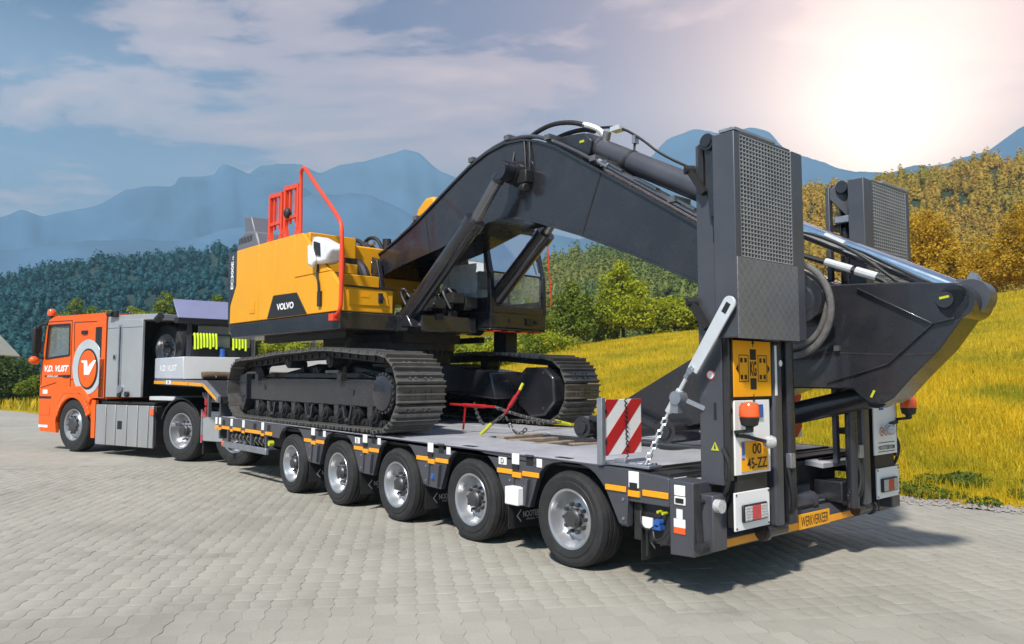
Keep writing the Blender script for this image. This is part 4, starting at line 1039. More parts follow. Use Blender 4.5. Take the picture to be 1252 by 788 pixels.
        for s in (-1, 1):
            for a, b, c, d in ((.055, .165, .085, .090), (.055, .165, -.085, -.080), (.055, .060, -.080, .085), (.160, .165, -.080, .085)):
                lo_, hi_ = sorted((s * a, s * b)); R4('symbol', lo_, hi_, c, d)
            for (a, b) in ((.075, .04), (.122, .04), (.075, -.07), (.122, -.07)):
                lo_, hi_ = sorted((s * a, s * (a + .026))); R4('symbol', lo_, hi_, b, b + .03)
            q = [(cy + s * .20, cz), (cy + s * .172, cz + .028), (cy + s * .172, cz - .028)]
            part('symbol', MB().prism(q, 'x', 1.306, 1.3076), 'text_black', sg)
        for s, o in ((1, .145), (-1, -.165)):
            R4('symbol', -.004, .004, min(o, o + s * .025), max(o, o + s * .025))
            part('symbol', MB().prism([(cy, cz + s * .195 if s > 0 else cz - .225), (cy - .016, cz + (o + s * .02)), (cy + .016, cz + (o + s * .02))], 'x', 1.306, 1.3076), 'text_black', sg)
        text('lettering', 'KG', .10, (1.306, cy, cz), (0, 1, 0), (0, 0, 1), 'text_black', sg, width=.075, bold=.03, letters=True)
        P('round_sticker', MB().cyl((1.16, .163, 1.42), (1.16, .161, 1.42), .032, n=20), 'white_paint'); P('round_sticker', MB().lathe([(.032, 0), (.025, 0)], (1.16, .1605, 1.42), (0, 1, 0), 24), 'board_red')
        P('round_sticker', MB().cyl((1.301, .775, 1.50), (1.303, .775, 1.50), .022, n=20), 'white_paint')
        tri = [(1.155, .935), (1.215, .935), (1.185, .99)]
        P('warning_sticker', MB().prism(tri, 'y', .1605, .164), 'hook_yellow'); P('warning_sticker', MB().prism([(1.178, .945), (1.192, .945), (1.187, .975), (1.183, .975)], 'y', .1598, .1604), 'text_black')
        P('mast_slot', MB().box(1.18, 1.20, .1625, .164, 1.13, 1.24), 'black_void'); P('mast_slot', MB().box(1.20, 1.215, .1625, .164, 2.28, 2.38), 'black_void')
    else:
        for k, yv in enumerate((2.285, 2.365, 2.445)):
            P('speed_sticker', MB().cyl((1.300, yv, .965), (1.302, yv, .965), .034, n=24), 'white_paint'); P('speed_sticker', MB().lathe([(.036, 0), (.027, 0)], (1.3028, yv, .965), (1, 0, 0), 28), 'board_red')
            text('lettering', ['60', '70', '80'][k], .022, (1.3022, yv, .965), (0, 1, 0), (0, 0, 1), 'text_black', rp)
        text('lettering', 'NOOTEBOOM', .035, (1.300, 2.37, .835), (0, 1, 0), (0, 0, 1), 'text_black', rp, width=.29, bold=.02)
        P('sticker_bar', MB().box(1.30, 1.3015, 2.22, 2.52, .80, .806), 'text_black'); P('sticker_bar', MB().box(1.30, 1.3015, 2.22, 2.52, .872, .878), 'text_black')
    return rp
def tread_material():
    m = bpy.data.materials.new('tread_plate'); m.use_nodes = True; N = nodes_of(m.node_tree)
    tc = N('ShaderNodeTexCoord').outputs['Object']
    def rows(rot):
        mp = N('ShaderNodeMapping', Vector=tc, Rotation=(R(rot), 0, 0)).outputs[0]
        s = N('ShaderNodeSeparateXYZ', Vector=mp)
        a = mth(N, 'PINGPONG', mth(N, 'MULTIPLY', s.outputs[1], 1.0), 0.011); b = mth(N, 'PINGPONG', s.outputs[2], 0.026)
        return mth(N, 'MULTIPLY', mth(N, 'GREATER_THAN', a, 0.0065), mth(N, 'GREATER_THAN', b, 0.013))
    h = mth(N, 'MAXIMUM', rows(45), rows(-45))
    nz = N('ShaderNodeTexNoise', Vector=tc, Scale=9.0, Detail=7.0, Roughness=0.7).outputs[0]
    c = mixc(N, nz, (0.15, 0.155, 0.17), (0.29, 0.30, 0.325)); c = mixc(N, mth(N, 'MULTIPLY', h, 0.5), c, (0.34, 0.35, 0.38))
    b = N('ShaderNodeBsdfPrincipled', Base__Color=c, Roughness=0.42, Metallic=0.7)
    bp = N('ShaderNodeBump', Height=h, Strength=0.8, Distance=0.004); m.node_tree.links.new(bp.outputs[0], b.inputs['Normal'])
    N('ShaderNodeOutputMaterial', Surface=b.outputs[0]); M['tread_plate'] = m
tread_material()
ramp_set(lambda y: y, False); ramp_set(MY, True)
# ---- gooseneck
GX0, GX1, GY0, GY1 = -10.40, -7.84, -0.06, TW + 0.02
gk = part('gooseneck', MB().prism([(GX0, 1.262), (-7.84, 1.245), (-7.22, 1.02), (-7.22, 1.12), (-7.80, 1.345), (GX0, 1.362)], 'y', GY0 + .05, GY1 - .05), 'dark_steel', TR)
for y in (GY0, GY1 - .05):
    part('gooseneck_rail', MB().prism([(GX0, 1.285), (-7.86, 1.262), (-7.20, 1.03), (-7.20, 1.13), (-7.82, 1.358), (GX0, 1.365)], 'y', y, y + .05), 'galvanised', gk, bevel=.004)
for (xa, xb, za, zb) in ((-10.38, -9.72, 1.30, 1.30), (-9.38, -8.55, 1.296, 1.288), (-8.50, -7.88, 1.287, 1.276)):
    part('rail_reflector', MB().prism([(xa, za - .012), (xb, zb - .012), (xb, zb + .038), (xa, za + .038)], 'y', GY0 - .006, GY0), 'amber', gk)
part('rail_reflector', MB().prism([(-7.84, 1.268), (-7.26, 1.058), (-7.26, 1.10), (-7.84, 1.312)], 'y', GY0 - .006, GY0), 'amber', gk)
part('rail_plate', MB().box(-9.68, -9.42, GY0 - .007, GY0, 1.285, 1.35), 'white_paint', gk); text('lettering', '200', .04, (-9.55, GY0 - .007, 1.318), (1, 0, 0), (0, 0, 1), 'text_black', gk, bold=.02)
part('box_end', MB().box(-8.851, -8.842, GY0 + .02, GY1 - .02, 1.38, 1.735), 'white_paint', TR)
bx = part('gooseneck_box', MB().box(-10.42, -8.85, GY0 + .01, GY1 - .01, 1.372, 1.742), 'box_grey', TR, bevel=.02)
text('lettering', 'V.D. VLIST', .105, (-9.62, GY0 + .009, 1.56), (1, 0, 0), (0, 0, 1), 'text_white', bx, bold=.035, shear=.25, width=.95, letters=True)
part('hinge_plate', MB().box(-7.86, -7.79, .02, .06, .80, 1.24).box(-7.42, -7.36, .05, TW - .05, .50, 1.05), 'trailer_grey', TR)
part('gooseneck_arm', MB().prism([(-7.9, 1.25), (-7.2, 1.0), (-7.2, .5), (-7.5, .5), (-8.3, 1.1)], 'y', .9, 1.9), 'dark_steel', TR)
mb = MB()
for k in range(6): mb.tube([(-8.6 + .05 * k, .2 + .02 * k, 1.15), (-8.3 + .08 * k, .15, 1.02), (-7.8 + .05 * k, .2, 1.05), (-7.4, .25, .95)], .014, 6, 2)
part('air_line', mb, 'strut_white', TR)
part('air_coupling', MB().cyl((-8.02, .05, 1.02), (-8.02, .12, 1.02), .06, n=12).cyl((-8.0, .04, .90), (-8.0, .12, .90), .05, n=12), 'chain_red', TR)
# rack with a tilted blue panel on the gooseneck
rk = part('rack_post', MB().box(-9.50, -9.44, .20, .26, 1.742, 2.36).box(-9.50, -9.44, 1.3, 1.36, 1.742, 2.36).box(-9.50, -9.44, 2.5, 2.56, 1.742, 2.36).box(-9.50, -9.45, .1, 2.7, 2.13, 2.16), 'trailer_grey', TR)
part('rack_panel', MB().prism([(-9.74, 2.74), (-9.42, 2.40), (-9.40, 2.42), (-9.72, 2.76)], 'y', .02, 2.75), 'panel_sky_tint', rk, bevel=.004)
part('rack_trough', MB().prism([(-9.56, 2.33), (-9.36, 2.33), (-9.36, 2.42), (-9.56, 2.42)], 'y', .0, 2.77), 'text_black', rk, bevel=.01)
part('rack_board', MB().box(-9.55, -9.52, .40, .95, 1.76, 2.30), 'cabinet_grey', rk)
part('rack_box', MB().box(-9.58, -9.44, .27, 1.28, 1.742, 1.93), 'text_black', rk, bevel=.01)
part('rack_bottle', MB().cyl((-9.42, .78, 1.745), (-9.42, .78, 1.90), .05, n=14), 'blue_plastic', rk)
sl_ = [w + ' of eight nearest the spare wheel' for w in ('first', 'second', 'third', 'fourth', 'fifth', 'sixth', 'seventh', 'eighth')]
ys = [.30 + .052 * k for k in range(8)] + [.96 + .055 * k for k in range(5)]
for k, y in enumerate(ys):
    lab = 'neon strap under the blue rack panel, ' + (sl_[k] if k < 8 else ['first', 'second', 'third', 'fourth', 'fifth'][k - 8] + ' of the bunch beside the counterweight')
    t = thing('lashing_strap', lab, 'strap', (-9.41, y, 2.13), 0, 'neon straps hanging from the rack')
    L = random.uniform(.18, .24)
    mb = MB(); mb.tube([(-.03, 0, .0), (0, 0, .03), (.02, .002, -.05), (.03, .004, -L), (.035, -.004, -L - .02)], .019, 6, 1)
    part('webbing', mb, 'hivis', t, local=True)
t = thing('tarpaulin_roll', 'brown rolled tarpaulin lying on the gooseneck behind the white box', 'tarpaulin', (-8.55, .45, 1.365), R(4))
mb = MB(); mb.tube([(0, -.3, .06), (.02, -.2, .07), (-.03, .2, .06), (.04, .7, .075), (-.02, 1.4, .06), (.02, 1.9, .06)], .066, 12, 1)
part('roll', mb, 'tarp_brown', t, local=True)
mb = MB(); mb.tube([(-.08, -.1, .03), (.0, -.1, .145), (.09, -.1, .03)], .014, 6, 1).tube([(-.06, .5, .03), (.02, .52, .16), (.11, .5, .03)], .014, 6, 1); part('cord', mb, 'hose', t, local=True)

# ================================================================ WARNING BOARDS (set in sockets on the deck)
def warning_board(y0, y1, x, z0, label, side):
    t = thing('warning_board', label, 'warning board', (x, (y0 + y1) / 2, z0 - .06), 0, 'red and white warning boards')
    part('board', MB().box(x - .012, x, y0, y1, z0, z0 + .40), 'white_paint', t, bevel=.003)
    w = y1 - y0; h = .40
    def clip(a, b):           # diagonal band between lines u - v = a .. b
        pts = []; S_ = [(0, 0), (w, 0), (w, h), (0, h)]
        for s, c, sg_ in ((None, a, 1), (None, b, -1)):
            out_ = []
            for i in range(len(S_)):
                p, q = S_[i], S_[(i + 1) % len(S_)]
                fp = sg_ * ((p[0] * side - p[1]) - c); fq_ = sg_ * ((q[0] * side - q[1]) - c)
                if fp >= 0: out_.append(p)
                if fp * fq_ < 0:
                    k = fp / (fp - fq_); out_.append((p[0] + (q[0] - p[0]) * k, p[1] + (q[1] - p[1]) * k))
            S_ = out_
            if not S_: return []
        return S_
    for a in (-.40, -.12, .16) if side > 0 else (-.78, -.50, -.22):
        pl = clip(a, a + .14)
        if len(pl) > 2: part('stripe', MB().prism([(y0 + u, z0 + v) for u, v in pl], 'x', x, x + .0015), 'board_red', t)
    part('post', MB().box(x - .035, x + .015, y0 - .055, y0 - .018, z0 - .06, z0 + .412), 'galvanised', t, bevel=.003)
    part('clamp', MB().box(x - .02, x + .005, y0 - .02, y0 + .01, z0 + .30, z0 + .33).box(x - .02, x + .005, y0 - .02, y0 + .01, z0 + .08, z0 + .11), 'dark_steel', t)
    mb = MB(); pts = []
    for k in range(60):
        u = k / 59; pts.append((x + .014 + .008 * math.cos(k * 1.6), y0 + .20 + .02 * u + .010 * math.sin(k * 1.6), z0 + .41 - u * .52))
    mb.tube(pts, .0045, 5); part('coiled_cable', mb, 'hose', t)
    return t
warning_board(.03, .42, .36, .845, 'red and white striped warning board standing on the near edge of the deck', 1)
warning_board(2.35, 2.74, .36, .845, 'red and white striped warning board on the far edge of the deck', 1)
part('board_socket', MB().box(.30, .75, .03, .17, .785, .805).box(.42, .52, .05, .12, .805, .83).bar((.55, .06, .80), (.72, .15, .80), .05, .03), 'galvanised', TR, bevel=.004)

# ================================================================ CHAINS
def chain(mb, p0, p1, sag=0.0, L=.040, r=.0058):
    p0 = Vector(p0); p1 = Vector(p1); n = max(2, int((p1 - p0).length / (L * .72))); pts = []
    for i in range(n + 1):
        u = i / n; p = p0.lerp(p1, u); p.z -= sag * 4 * u * (1 - u); pts.append(p)
    for i in range(n):
        a, b = pts[i], pts[i + 1]; d = (b - a).normalized(); u = d.orthogonal().normalized(); w = d.cross(u)
        e = (u if i % 2 else w); c = (a + b) / 2; hl = L / 2 - r; hw = L * .26; ring = []
        for k in range(8):
            an = 2 * math.pi * (k + .5) / 8; ring.append(c + d * (hl * (1 if math.cos(an) > 0 else -1) * (.55 + .45 * abs(math.cos(an)))) + e * hw * math.sin(an))
        m = len(ring); nn = (d.cross(e)).normalized(); vs = []; fs = []
        for k in range(m):
            q = ring[k]; o = (q - c).normalized()
            for j in range(4): an = j * math.pi / 2; vs.append(q + o * r * math.cos(an) + nn * r * math.sin(an))
        for k in range(m):
            l = (k + 1) % m
            for j in range(4): jj = (j + 1) % 4; fs.append((k * 4 + j, l * 4 + j, l * 4 + jj, k * 4 + jj))
        mb.add(vs, fs)
    return mb
# strut that holds the near ramp upright
t = thing('ramp_stay', 'white flat bar and turnbuckle with chain holding the near loading ramp', 'stay', (.69, .06, .80))
ya = .055
mb = MB(); A = Vector((1.385, ya, 1.865)); Bq = Vector((1.10, ya, 1.447)); d = (Bq - A).normalized(); n_ = Vector((d.z, 0, -d.x)); nseg = 10
out_ = [A + n_ * .045 * math.cos(R(180 * k / nseg)) - d * .045 * math.sin(R(180 * k / nseg)) for k in range(nseg + 1)]
pl = [(p.x, p.z) for p in out_] + [(Bq - n_ * .04).to_tuple()[0::2], (Bq + n_ * .04).to_tuple()[0::2]]
part('flat_bar', MB().prism(pl, 'y', ya - .008, ya + .008), 'strut_white', t, bevel=.002)
part('bar_slot', MB().bar(A + d * .0 + Vector((0, -.0088, 0)), A + d * .07 + Vector((0, -.0088, 0)), .002, .035, (d.z, 0, -d.x)), 'black_void', t)
part('shackle', MB().cyl((1.095, ya - .03, 1.445), (1.095, ya + .03, 1.445), .022, n=12).bar((1.11, ya, 1.47), (1.05, ya, 1.40), .035, .03), 'galvanised', t)
p1 = Vector((1.05, ya, 1.40)); p2 = Vector((.90, ya, 1.175))
part('turnbuckle', MB().cyl(p1, p1.lerp(p2, .5), .014, n=10).cyl(p1.lerp(p2, .35), p2, .024, n=12), 'strut_white', t)
part('ratchet', MB().cyl((.985, ya - .04, 1.27), (.985, ya + .04, 1.27), .045, n=14).bar((.985, ya + .02, 1.27), (1.10, ya + .12, 1.20), .03, .03).box(.94, 1.0, ya - .03, ya + .02, 1.17, 1.25), 'galvanised', t)
part('chain', chain(MB(), p2, (.70, ya, .815), .01, .062, .008), 'strut_white', t)
part('chain_hook', MB().tube([(.72, ya, .84), (.68, ya, .80), (.64, ya, .79), (.60, ya, .81)], .014, 8, 1), 'galvanised', t)
# load chains on the deck
t = thing('lashing_chain', 'long chain with red tensioner running from the near track to a yellow hook', 'chain', (-2.5, 1.6, .80))
pa, pb_, pc = Vector((-2.95, 1.05, 1.10)), Vector((-2.30, 1.18, 1.085)), Vector((-2.52, 2.36, .865))
part('tensioner', MB().cyl(pa, pb_, .014, n=10).cyl(pa.lerp(pb_, .3), pa.lerp(pb_, .8), .021, n=10), 'chain_red', t)
part('lever', MB().bar(pa.lerp(pb_, .35), pa.lerp(pb_, .30) + Vector((0, 0, -.27)), .018, .014, (0, 1, 0)), 'chain_red', t)
part('chain', chain(chain(MB(), pb_, pc, .03, .07, .009), (-2.6, 1.12, 1.12), (-2.9, 1.5, .86), .05, .06, .009), 'steel_chain', t)
part('hook', MB().tube([pc + Vector((-.02, -.06, .02)), pc + Vector((.0, .02, .0)), pc + Vector((.03, .14, -.03))], .020, 8, 1), 'hook_yellow', t)
t = thing('lashing_chain', 'steep chain with deck hook and red tensioner rising to the far track frame', 'chain', (-2.2, .98, .80))
pa, pb_, pc = Vector((-2.21, .97, .83)), Vector((-2.07, 1.12, 1.02)), Vector((-1.98, 1.25, 1.27))
part('hook', MB().tube([pa + Vector((-.05, -.02, -.02)), pa + Vector((.0, .0, .02)), pa + Vector((.06, .03, .09))], .019, 8, 1), 'hook_yellow', t)
part('chain', chain(chain(MB(), pa + Vector((.05, .03, .08)), pb_, 0, .06, .009), pb_, pb_ + Vector((.12, .2, -.15)), .12, .06, .009), 'steel_chain', t)
part('tensioner', MB().cyl(pb_, pc, .015, n=10).cyl(pb_.lerp(pc, .3), pb_.lerp(pc, .75), .023, n=10), 'chain_red', t)
part('hook', MB().tube([pc, pc + Vector((.01, .02, .05)), pc + Vector((.02, .03, .07))], .016, 8, 1), 'hook_yellow', t)
# ================================================================ EXCAVATOR
EX = thing('excavator', 'yellow and dark grey crawler excavator with red handrails loaded on the trailer', 'excavator', (-4.8, 1.54, 0.815))
EB = BASE[EX.name]
UP = Matrix.Translation(Vector((-4.8, 1.54, 0.0))) @ Matrix.Rotation(R(2.5), 4, 'Z')
# ---- undercarriage
TP_OUT = None
def track_path():
    rc, rr = Vector((-2.895, 1.247)), .385; fc, fr = Vector((-6.752, 1.250)), .387
    pts = []
    for a in np.linspace(-90, 78, 26): pts.append((rc.x + rr * math.cos(R(a)), rc.y + rr * math.sin(R(a))))
    top = [(-3.3, 1.655), (-3.7, 1.688), (-4.1, 1.712), (-4.4, 1.717), (-4.8, 1.705), (-5.2, 1.700), (-5.5, 1.694), (-5.8, 1.678), (-6.2, 1.652)]
    pts += top
    for a in np.linspace(98, 270, 26): pts.append((fc.x + fr * math.cos(R(a)), fc.y + fr * math.sin(R(a))))
    for x in np.linspace(-6.6, -3.05, 14): pts.append((x, .862))
    return [Vector(p) for p in pts]
def resample(P, n):
    Q = P + [P[0]]; L = [0.0]
    for a, b in zip(Q[:-1], Q[1:]): L.append(L[-1] + (b - a).length)
    out = []
    for i in range(n):
        s = L[-1] * i / n; k = max(j for j in range(len(L)) if L[j] <= s + 1e-9); k = min(k, len(Q) - 2)
        u = (s - L[k]) / max(1e-9, L[k + 1] - L[k]); p = Q[k].lerp(Q[k + 1], u); out.append((p, s))
    return out, L[-1]
NSH = 52
sh, per = resample(track_path(), NSH); pitch = per / NSH; hp = pitch / 2 - .002
prof = [(-hp, 0), (-hp, .010), (-hp + .006, .046), (-hp + .018, .046), (-hp + .030, .010), (-.014, .010), (-.007, .040), (.005, .040), (.014, .010), (hp - .036, .010), (hp - .026, .042), (hp - .014, .042), (hp - .006, .010), (hp, .004), (hp, 0)]
shm = MB().prism(prof, 'y', -.295, .295)
for x in (-.03, .03):
    for y in (-.13, -.06, .06, .13): shm.cyl((x, y, .010), (x, y, .024), .013, n=6)
shoe_mesh = shm.mesh('track_shoe', 'track_steel')
def track(yc, inner):
    mb = MB()
    for k in range(NSH):
        p, s = sh[k]; q = sh[(k + 1) % NSH][0]; o = sh[k - 1][0]
        tdir = (q - o).normalized(); nr = Vector((tdir.y, -tdir.x))
        for yy in (-.085, .085):
            c = Vector((p.x, yc + yy, p.y)) - Vector((nr.x, 0, nr.y)) * .045
            mx = Matrix((Vector((tdir.x, 0, tdir.y)), Vector((0, 1, 0)), Vector((nr.x, 0, nr.y)))).transposed()
            mb.obox(c, (pitch * 1.05, .045, .075), mx); mb.cyl(c + Vector((0, -.04, 0)), c + Vector((0, .04, 0)), .028, n=8)
    tc = part('track_chain', mb, 'dark_steel', EX)
    for k in range(NSH):
        p, s = sh[k]; q = sh[(k + 1) % NSH][0]; o = sh[k - 1][0]
        tdir = (q - o).normalized(); nr = Vector((tdir.y, -tdir.x))
        ob = bpy.data.objects.new('track_shoe', shoe_mesh); COL.objects.link(ob); ob.parent = tc
        ob.location = Vector((p.x, yc, p.y)) - EB; ob.rotation_euler = (0, math.atan2(nr.x, nr.y), 0)
    s = -1 if not inner else 1          # side facing out
    yo = yc + s * .0
    # track frame
    fr = MB()
    y0, y1 = yc - .16, yc + .16
    fr.prism([(-6.62, 1.09), (-3.08, 1.075), (-3.08, 1.355), (-3.3, 1.38), (-6.62, 1.39)], 'y', y0, y1)
    fr.prism([(-6.5, 1.40), (-3.3, 1.39), (-3.7, 1.46), (-6.2, 1.465)], 'y', yc - .04, yc + .14)
    f = part('track_frame', fr, 'machine_grey', EX, bevel=.012)
    # idler guard and front fork
    g = MB(); g.prism([(-6.93, 1.43), (-6.70, 1.46), (-6.68, 1.10), (-6.80, .93), (-7.0, 1.0), (-6.93, 1.15)], 'y', yc - .20, yc + .20)
    g.box(-6.95, -6.72, yc - .215, yc + .215, 1.33, 1.355); g.box(-6.95, -6.72, yc - .215, yc + .215, 1.14, 1.165)
    part('idler_guard', g, 'machine_grey', EX, bevel=.008)
    part('idler', MB().lathe([(.001, -.05), (.30, -.05), (.36, -.04), (.36, .04), (.30, .05), (.001, .05)], (-6.752, yc, 1.25), (0, 1, 0), 36), 'dark_steel', EX)
    # sprocket and final drive
    sp = MB().lathe([(.20, -.05), (.335, -.03), (.335, .03), (.20, .05)], (-2.895, yc, 1.247), (0, 1, 0), 36)
    for k in range(21):
        a = 2 * math.pi * k / 21; sp.obox((-2.895 + .345 * math.cos(a), yc, 1.247 + .345 * math.sin(a)), (.05, .045, .055), Matrix.Rotation(-a, 3, 'Y'))
    part('sprocket', sp, 'dark_steel', EX)
    ys = yc - .155
    if not inner:
        d = part('final_drive', MB().lathe([(.001, -.035), (.17, -.035), (.185, -.03), (.20, .0), (.222, .0), (.225, .03), (.21, .16)], (-2.98, ys, 1.235), (0, 1, 0), 36), 'machine_grey', EX)
        bl = MB()
        for k in range(20):
            a = 2 * math.pi * k / 20; bl.cyl((-2.98 + .208 * math.cos(a), ys - .018, 1.235 + .208 * math.sin(a)), (-2.98 + .208 * math.cos(a), ys + .01, 1.235 + .208 * math.sin(a)), .016, .014, 6)
        part('bolt_ring', bl, 'hub_steel', d)
    else:
        yi = yc - .30
        d = part('final_drive', MB().prism([(-3.36, 1.06), (-3.36, 1.42), (-3.2, 1.53), (-2.85, 1.53), (-2.68, 1.40), (-2.66, 1.10), (-2.85, .93), (-3.1, .90)], 'y', yi - .02, yc - .05), 'machine_grey', EX, bevel=.03)
        bl = MB()
        for x, z in ((-3.2, 1.46), (-2.86, 1.46), (-2.86, 1.02)): bl.cyl((x, yi - .03, z), (x, yi, z), .02, n=8)
        part('bolt_ring', bl, 'hub_steel', d)
    # rollers
    ro = MB()
    for k in range(9):
        x = -6.28 + .385 * k
        ro.lathe([(.001, -.19), (.07, -.19), (.075, -.15), (.098, -.15), (.098, -.09), (.08, -.085), (.08, .085), (.098, .09), (.098, .15), (.07, .19), (.001, .19)], (x, yc, 1.0), (0, 1, 0), 18)
    part('track_roller', ro, 'dark_steel', EX, split=True)
    gd = MB()
    for x in (-5.75, -4.65, -3.68):
        for a, b in (((x - .10, 1.08), (x - .05, .93)), ((x + .10, 1.08), (x + .05, .93)), ((x - .06, .93), (x + .06, .93))):
            gd.bar((a[0], yc - .20, a[1]), (b[0], yc - .20, b[1]), .03, .03, (0, 1, 0)); gd.bar((a[0], yc + .20, a[1]), (b[0], yc + .20, b[1]), .03, .03, (0, 1, 0))
    for k in range(9):
        x = -6.28 + .385 * k; gd.prism([(x - .06, 1.085), (x + .06, 1.085), (x + .045, 1.0), (x, .965), (x - .045, 1.0)], 'y', yc - .195, yc - .175)
    part('roller_guard', gd, 'machine_grey', EX)
    for x in (-5.47, -4.30):
        part('carrier_roller', MB().lathe([(.001, -.12), (.05, -.12), (.062, -.10), (.078, -.095), (.078, .07), (.05, .08), (.05, .14)], (x, yc - .02, 1.60), (0, 1, 0), 20).box(x - .05, x + .05, yc + .08, yc + .13, 1.45, 1.6), 'dark_steel', EX)
    st = MB()
    for x in (-6.42, -4.02): st.tube([(x - .16, yc - .155, 1.44), (x - .16, yc - .22, 1.47), (x + .16, yc - .22, 1.47), (x + .16, yc - .155, 1.44)], .018, 6); st.box(x + .1, x + .2, yc - .22, yc - .15, 1.36, 1.46)
    part('step_bracket', st, 'machine_grey', EX)
    part('frame_hole', MB().cyl((-6.10, yc - .1625, 1.27), (-6.10, yc - .15, 1.27), .045, n=16), 'black_void', EX)
    part('grab_handle', MB().box(-3.75, -3.62, yc - .17, yc - .155, 1.2, 1.26), 'machine_grey', EX)
track(.36, False); track(2.72, True)
mb = MB(); mb.box(-5.5, -4.1, .7, 2.38, 1.22, 1.58)
for sx in (-1, 1):
    mb.prism([(-4.8 + sx * .35, 1.58), (-4.8 + sx * 1.35, 1.47), (-4.8 + sx * 1.45, 1.13), (-4.8 + sx * .3, 1.2)], 'y', .5, 1.05); mb.prism([(-4.8 + sx * .35, 1.58), (-4.8 + sx * 1.35, 1.47), (-4.8 + sx * 1.45, 1.13), (-4.8 + sx * .3, 1.2)], 'y', 2.03, 2.58)
part('centre_frame', mb, 'machine_grey', EX, bevel=.02)
part('label_sticker', MB().box(-3.72, -3.66, 2.415, 2.42, 1.30, 1.36), 'white_paint', EX)
sl = MB().lathe([(.001, 1.52), (.68, 1.52), (.68, 1.74), (.74, 1.75), (.74, 1.86), (.70, 1.87), (.70, 1.95)], (-4.8, 1.54, 0), (0, 0, 1), 48)
for k in range(40):
    a = 2 * math.pi * k / 40; sl.cyl((-4.8 + .71 * math.cos(a), 1.54 + .71 * math.sin(a), 1.70), (-4.8 + .71 * math.cos(a), 1.54 + .71 * math.sin(a), 1.76), .016, n=6)
part('slewing_ring', sl, 'dark_steel', EX)

# ---- upper structure (authored facing +x, then turned with the slew)
def U(nm, mb, m, parent=None, **k): return part(nm, mb, m, parent or EX, xf=UP, **k)
U('platform', MB().prism([(-2.06, -1.49), (.95, -1.49), (.95, -.60), (1.25, -.55), (1.25, .30), (.30, .33), (-2.0, 1.28), (-2.45, .6), (-2.45, -.6)], 'z', 1.955, 2.16), 'machine_grey', bevel=.015)
U('platform_rib', MB().box(-1.6, .6, -1.2, -1.1, 1.88, 1.956).box(-1.6, .6, .9, 1.0, 1.88, 1.956).box(-1.2, .8, -.5, .4, 1.84, 1.956), 'dark_steel', split=True)
# side doors of the near side
D0, D1 = -1.50, -1.45
def side_panel(nm, pts, m, **k): return U(nm, MB().prism(pts, 'y', D0, D1), m, bevel=.008, **k)
side_panel('side_panel', [(-2.20, 3.165), (-1.91, 3.20), (-1.91, 2.70), (-2.10, 2.42), (-2.11, 2.165), (-2.16, 2.165)], 'machine_grey', label='dark grey corner panel with model lettering')
side_panel('side_door', [(-1.902, 3.20), (-1.173, 3.20), (-1.173, 2.165), (-2.10, 2.165), (-2.09, 2.42), (-1.902, 2.70)], 'yellow_paint')
side_panel('side_door', [(-1.167, 3.20), (-.693, 3.198), (-.693, 2.165), (-1.167, 2.165)], 'yellow_paint')
side_panel('side_door', [(-.687, 3.198), (-.153, 3.195), (-.153, 2.165), (-.687, 2.165)], 'yellow_paint')
side_panel('side_door', [(-.147, 3.195), (.045, 3.185), (.47, 2.825), (.735, 2.648), (-.147, 2.648)], 'yellow_paint')
side_panel('side_door', [(-.147, 2.642), (.745, 2.642), (.965, 2.462), (.99, 2.165), (-.147, 2.165)], 'yellow_paint')
U('inner_body', MB().prism([(-2.09, 2.17), (.93, 2.17), (.93, 2.40), (.55, 2.60), (.05, 2.62), (.02, 3.15), (-2.1, 3.15)], 'y', -1.449, -1.40), 'dark_steel')
bd = U('name_badge', MB().prism([(-.71, 2.465), (-.07, 2.455), (.205, 2.17), (-.88, 2.17)], 'y', -1.508, -1.50), 'text_black', bevel=.003)
text('lettering', 'VOLVO', .085, (-.365, -1.508, 2.305), (1, 0, 0), (0, 0, 1), 'text_white', bd, xf=UP, width=.46, bold=.035, letters=True)
text('lettering', 'EC300E', .085, (-2.04, -1.50, 2.86), (0, 0, 1), (-1, 0, 0), 'text_white', EX, xf=UP, width=.40, bold=.03)
text('lettering', 'NL', .045, (-2.025, -1.50, 3.115), (0, 0, 1), (-1, 0, 0), 'text_white', EX, xf=UP, width=.06, bold=.02)
U('door_latch', MB().box(-1.43, -1.27, -1.508, -1.50, 2.27, 2.43), 'yellow_paint', bevel=.003); U('latch_plate', MB().box(-1.39, -1.31, -1.512, -1.508, 2.31, 2.39), 'amber', bevel=.003)
U('body_seam', MB().box(-1.18, -1.16, -1.447, -1.44, 2.17, 3.19).box(-.70, -.68, -1.447, -1.44, 2.17, 3.19).box(-.16, -.14, -1.447, -1.44, 2.17, 3.19), 'black_void', split=True)
# counterweight and engine hood
mat('hood_grey', (0.13, 0.135, 0.16), 0.45, 0.1, 0.06, 2)
cwp = [(-2.10, -1.495), (-2.22, -1.46), (-2.36, -1.30), (-2.50, -.90), (-2.58, -.3), (-2.56, .4), (-2.40, 1.05), (-2.18, 1.27), (-2.0, 1.28), (-2.0, -1.42)]
U('counterweight', MB().prism(cwp, 'z', 2.02, 3.13), 'machine_grey', bevel=.04, seg=3)
U('engine_hood', MB().prism([(-2.1, 3.13), (.0, 3.13), (.0, 2.4), (-2.1, 2.4)], 'y', -.74, .33), 'yellow_paint', bevel=.02)
U('engine_hood', MB().box(-1.98, -.0, -1.40, -.745, 2.5, 3.17), 'yellow_paint', bevel=.02)
hd = U('vent_hood', MB().prism([(-2.12, 3.17), (-2.06, 3.40), (-1.80, 3.48), (-1.50, 3.44), (-1.36, 3.20)], 'y', -1.42, .55), 'hood_grey', bevel=.03)
vs = MB()
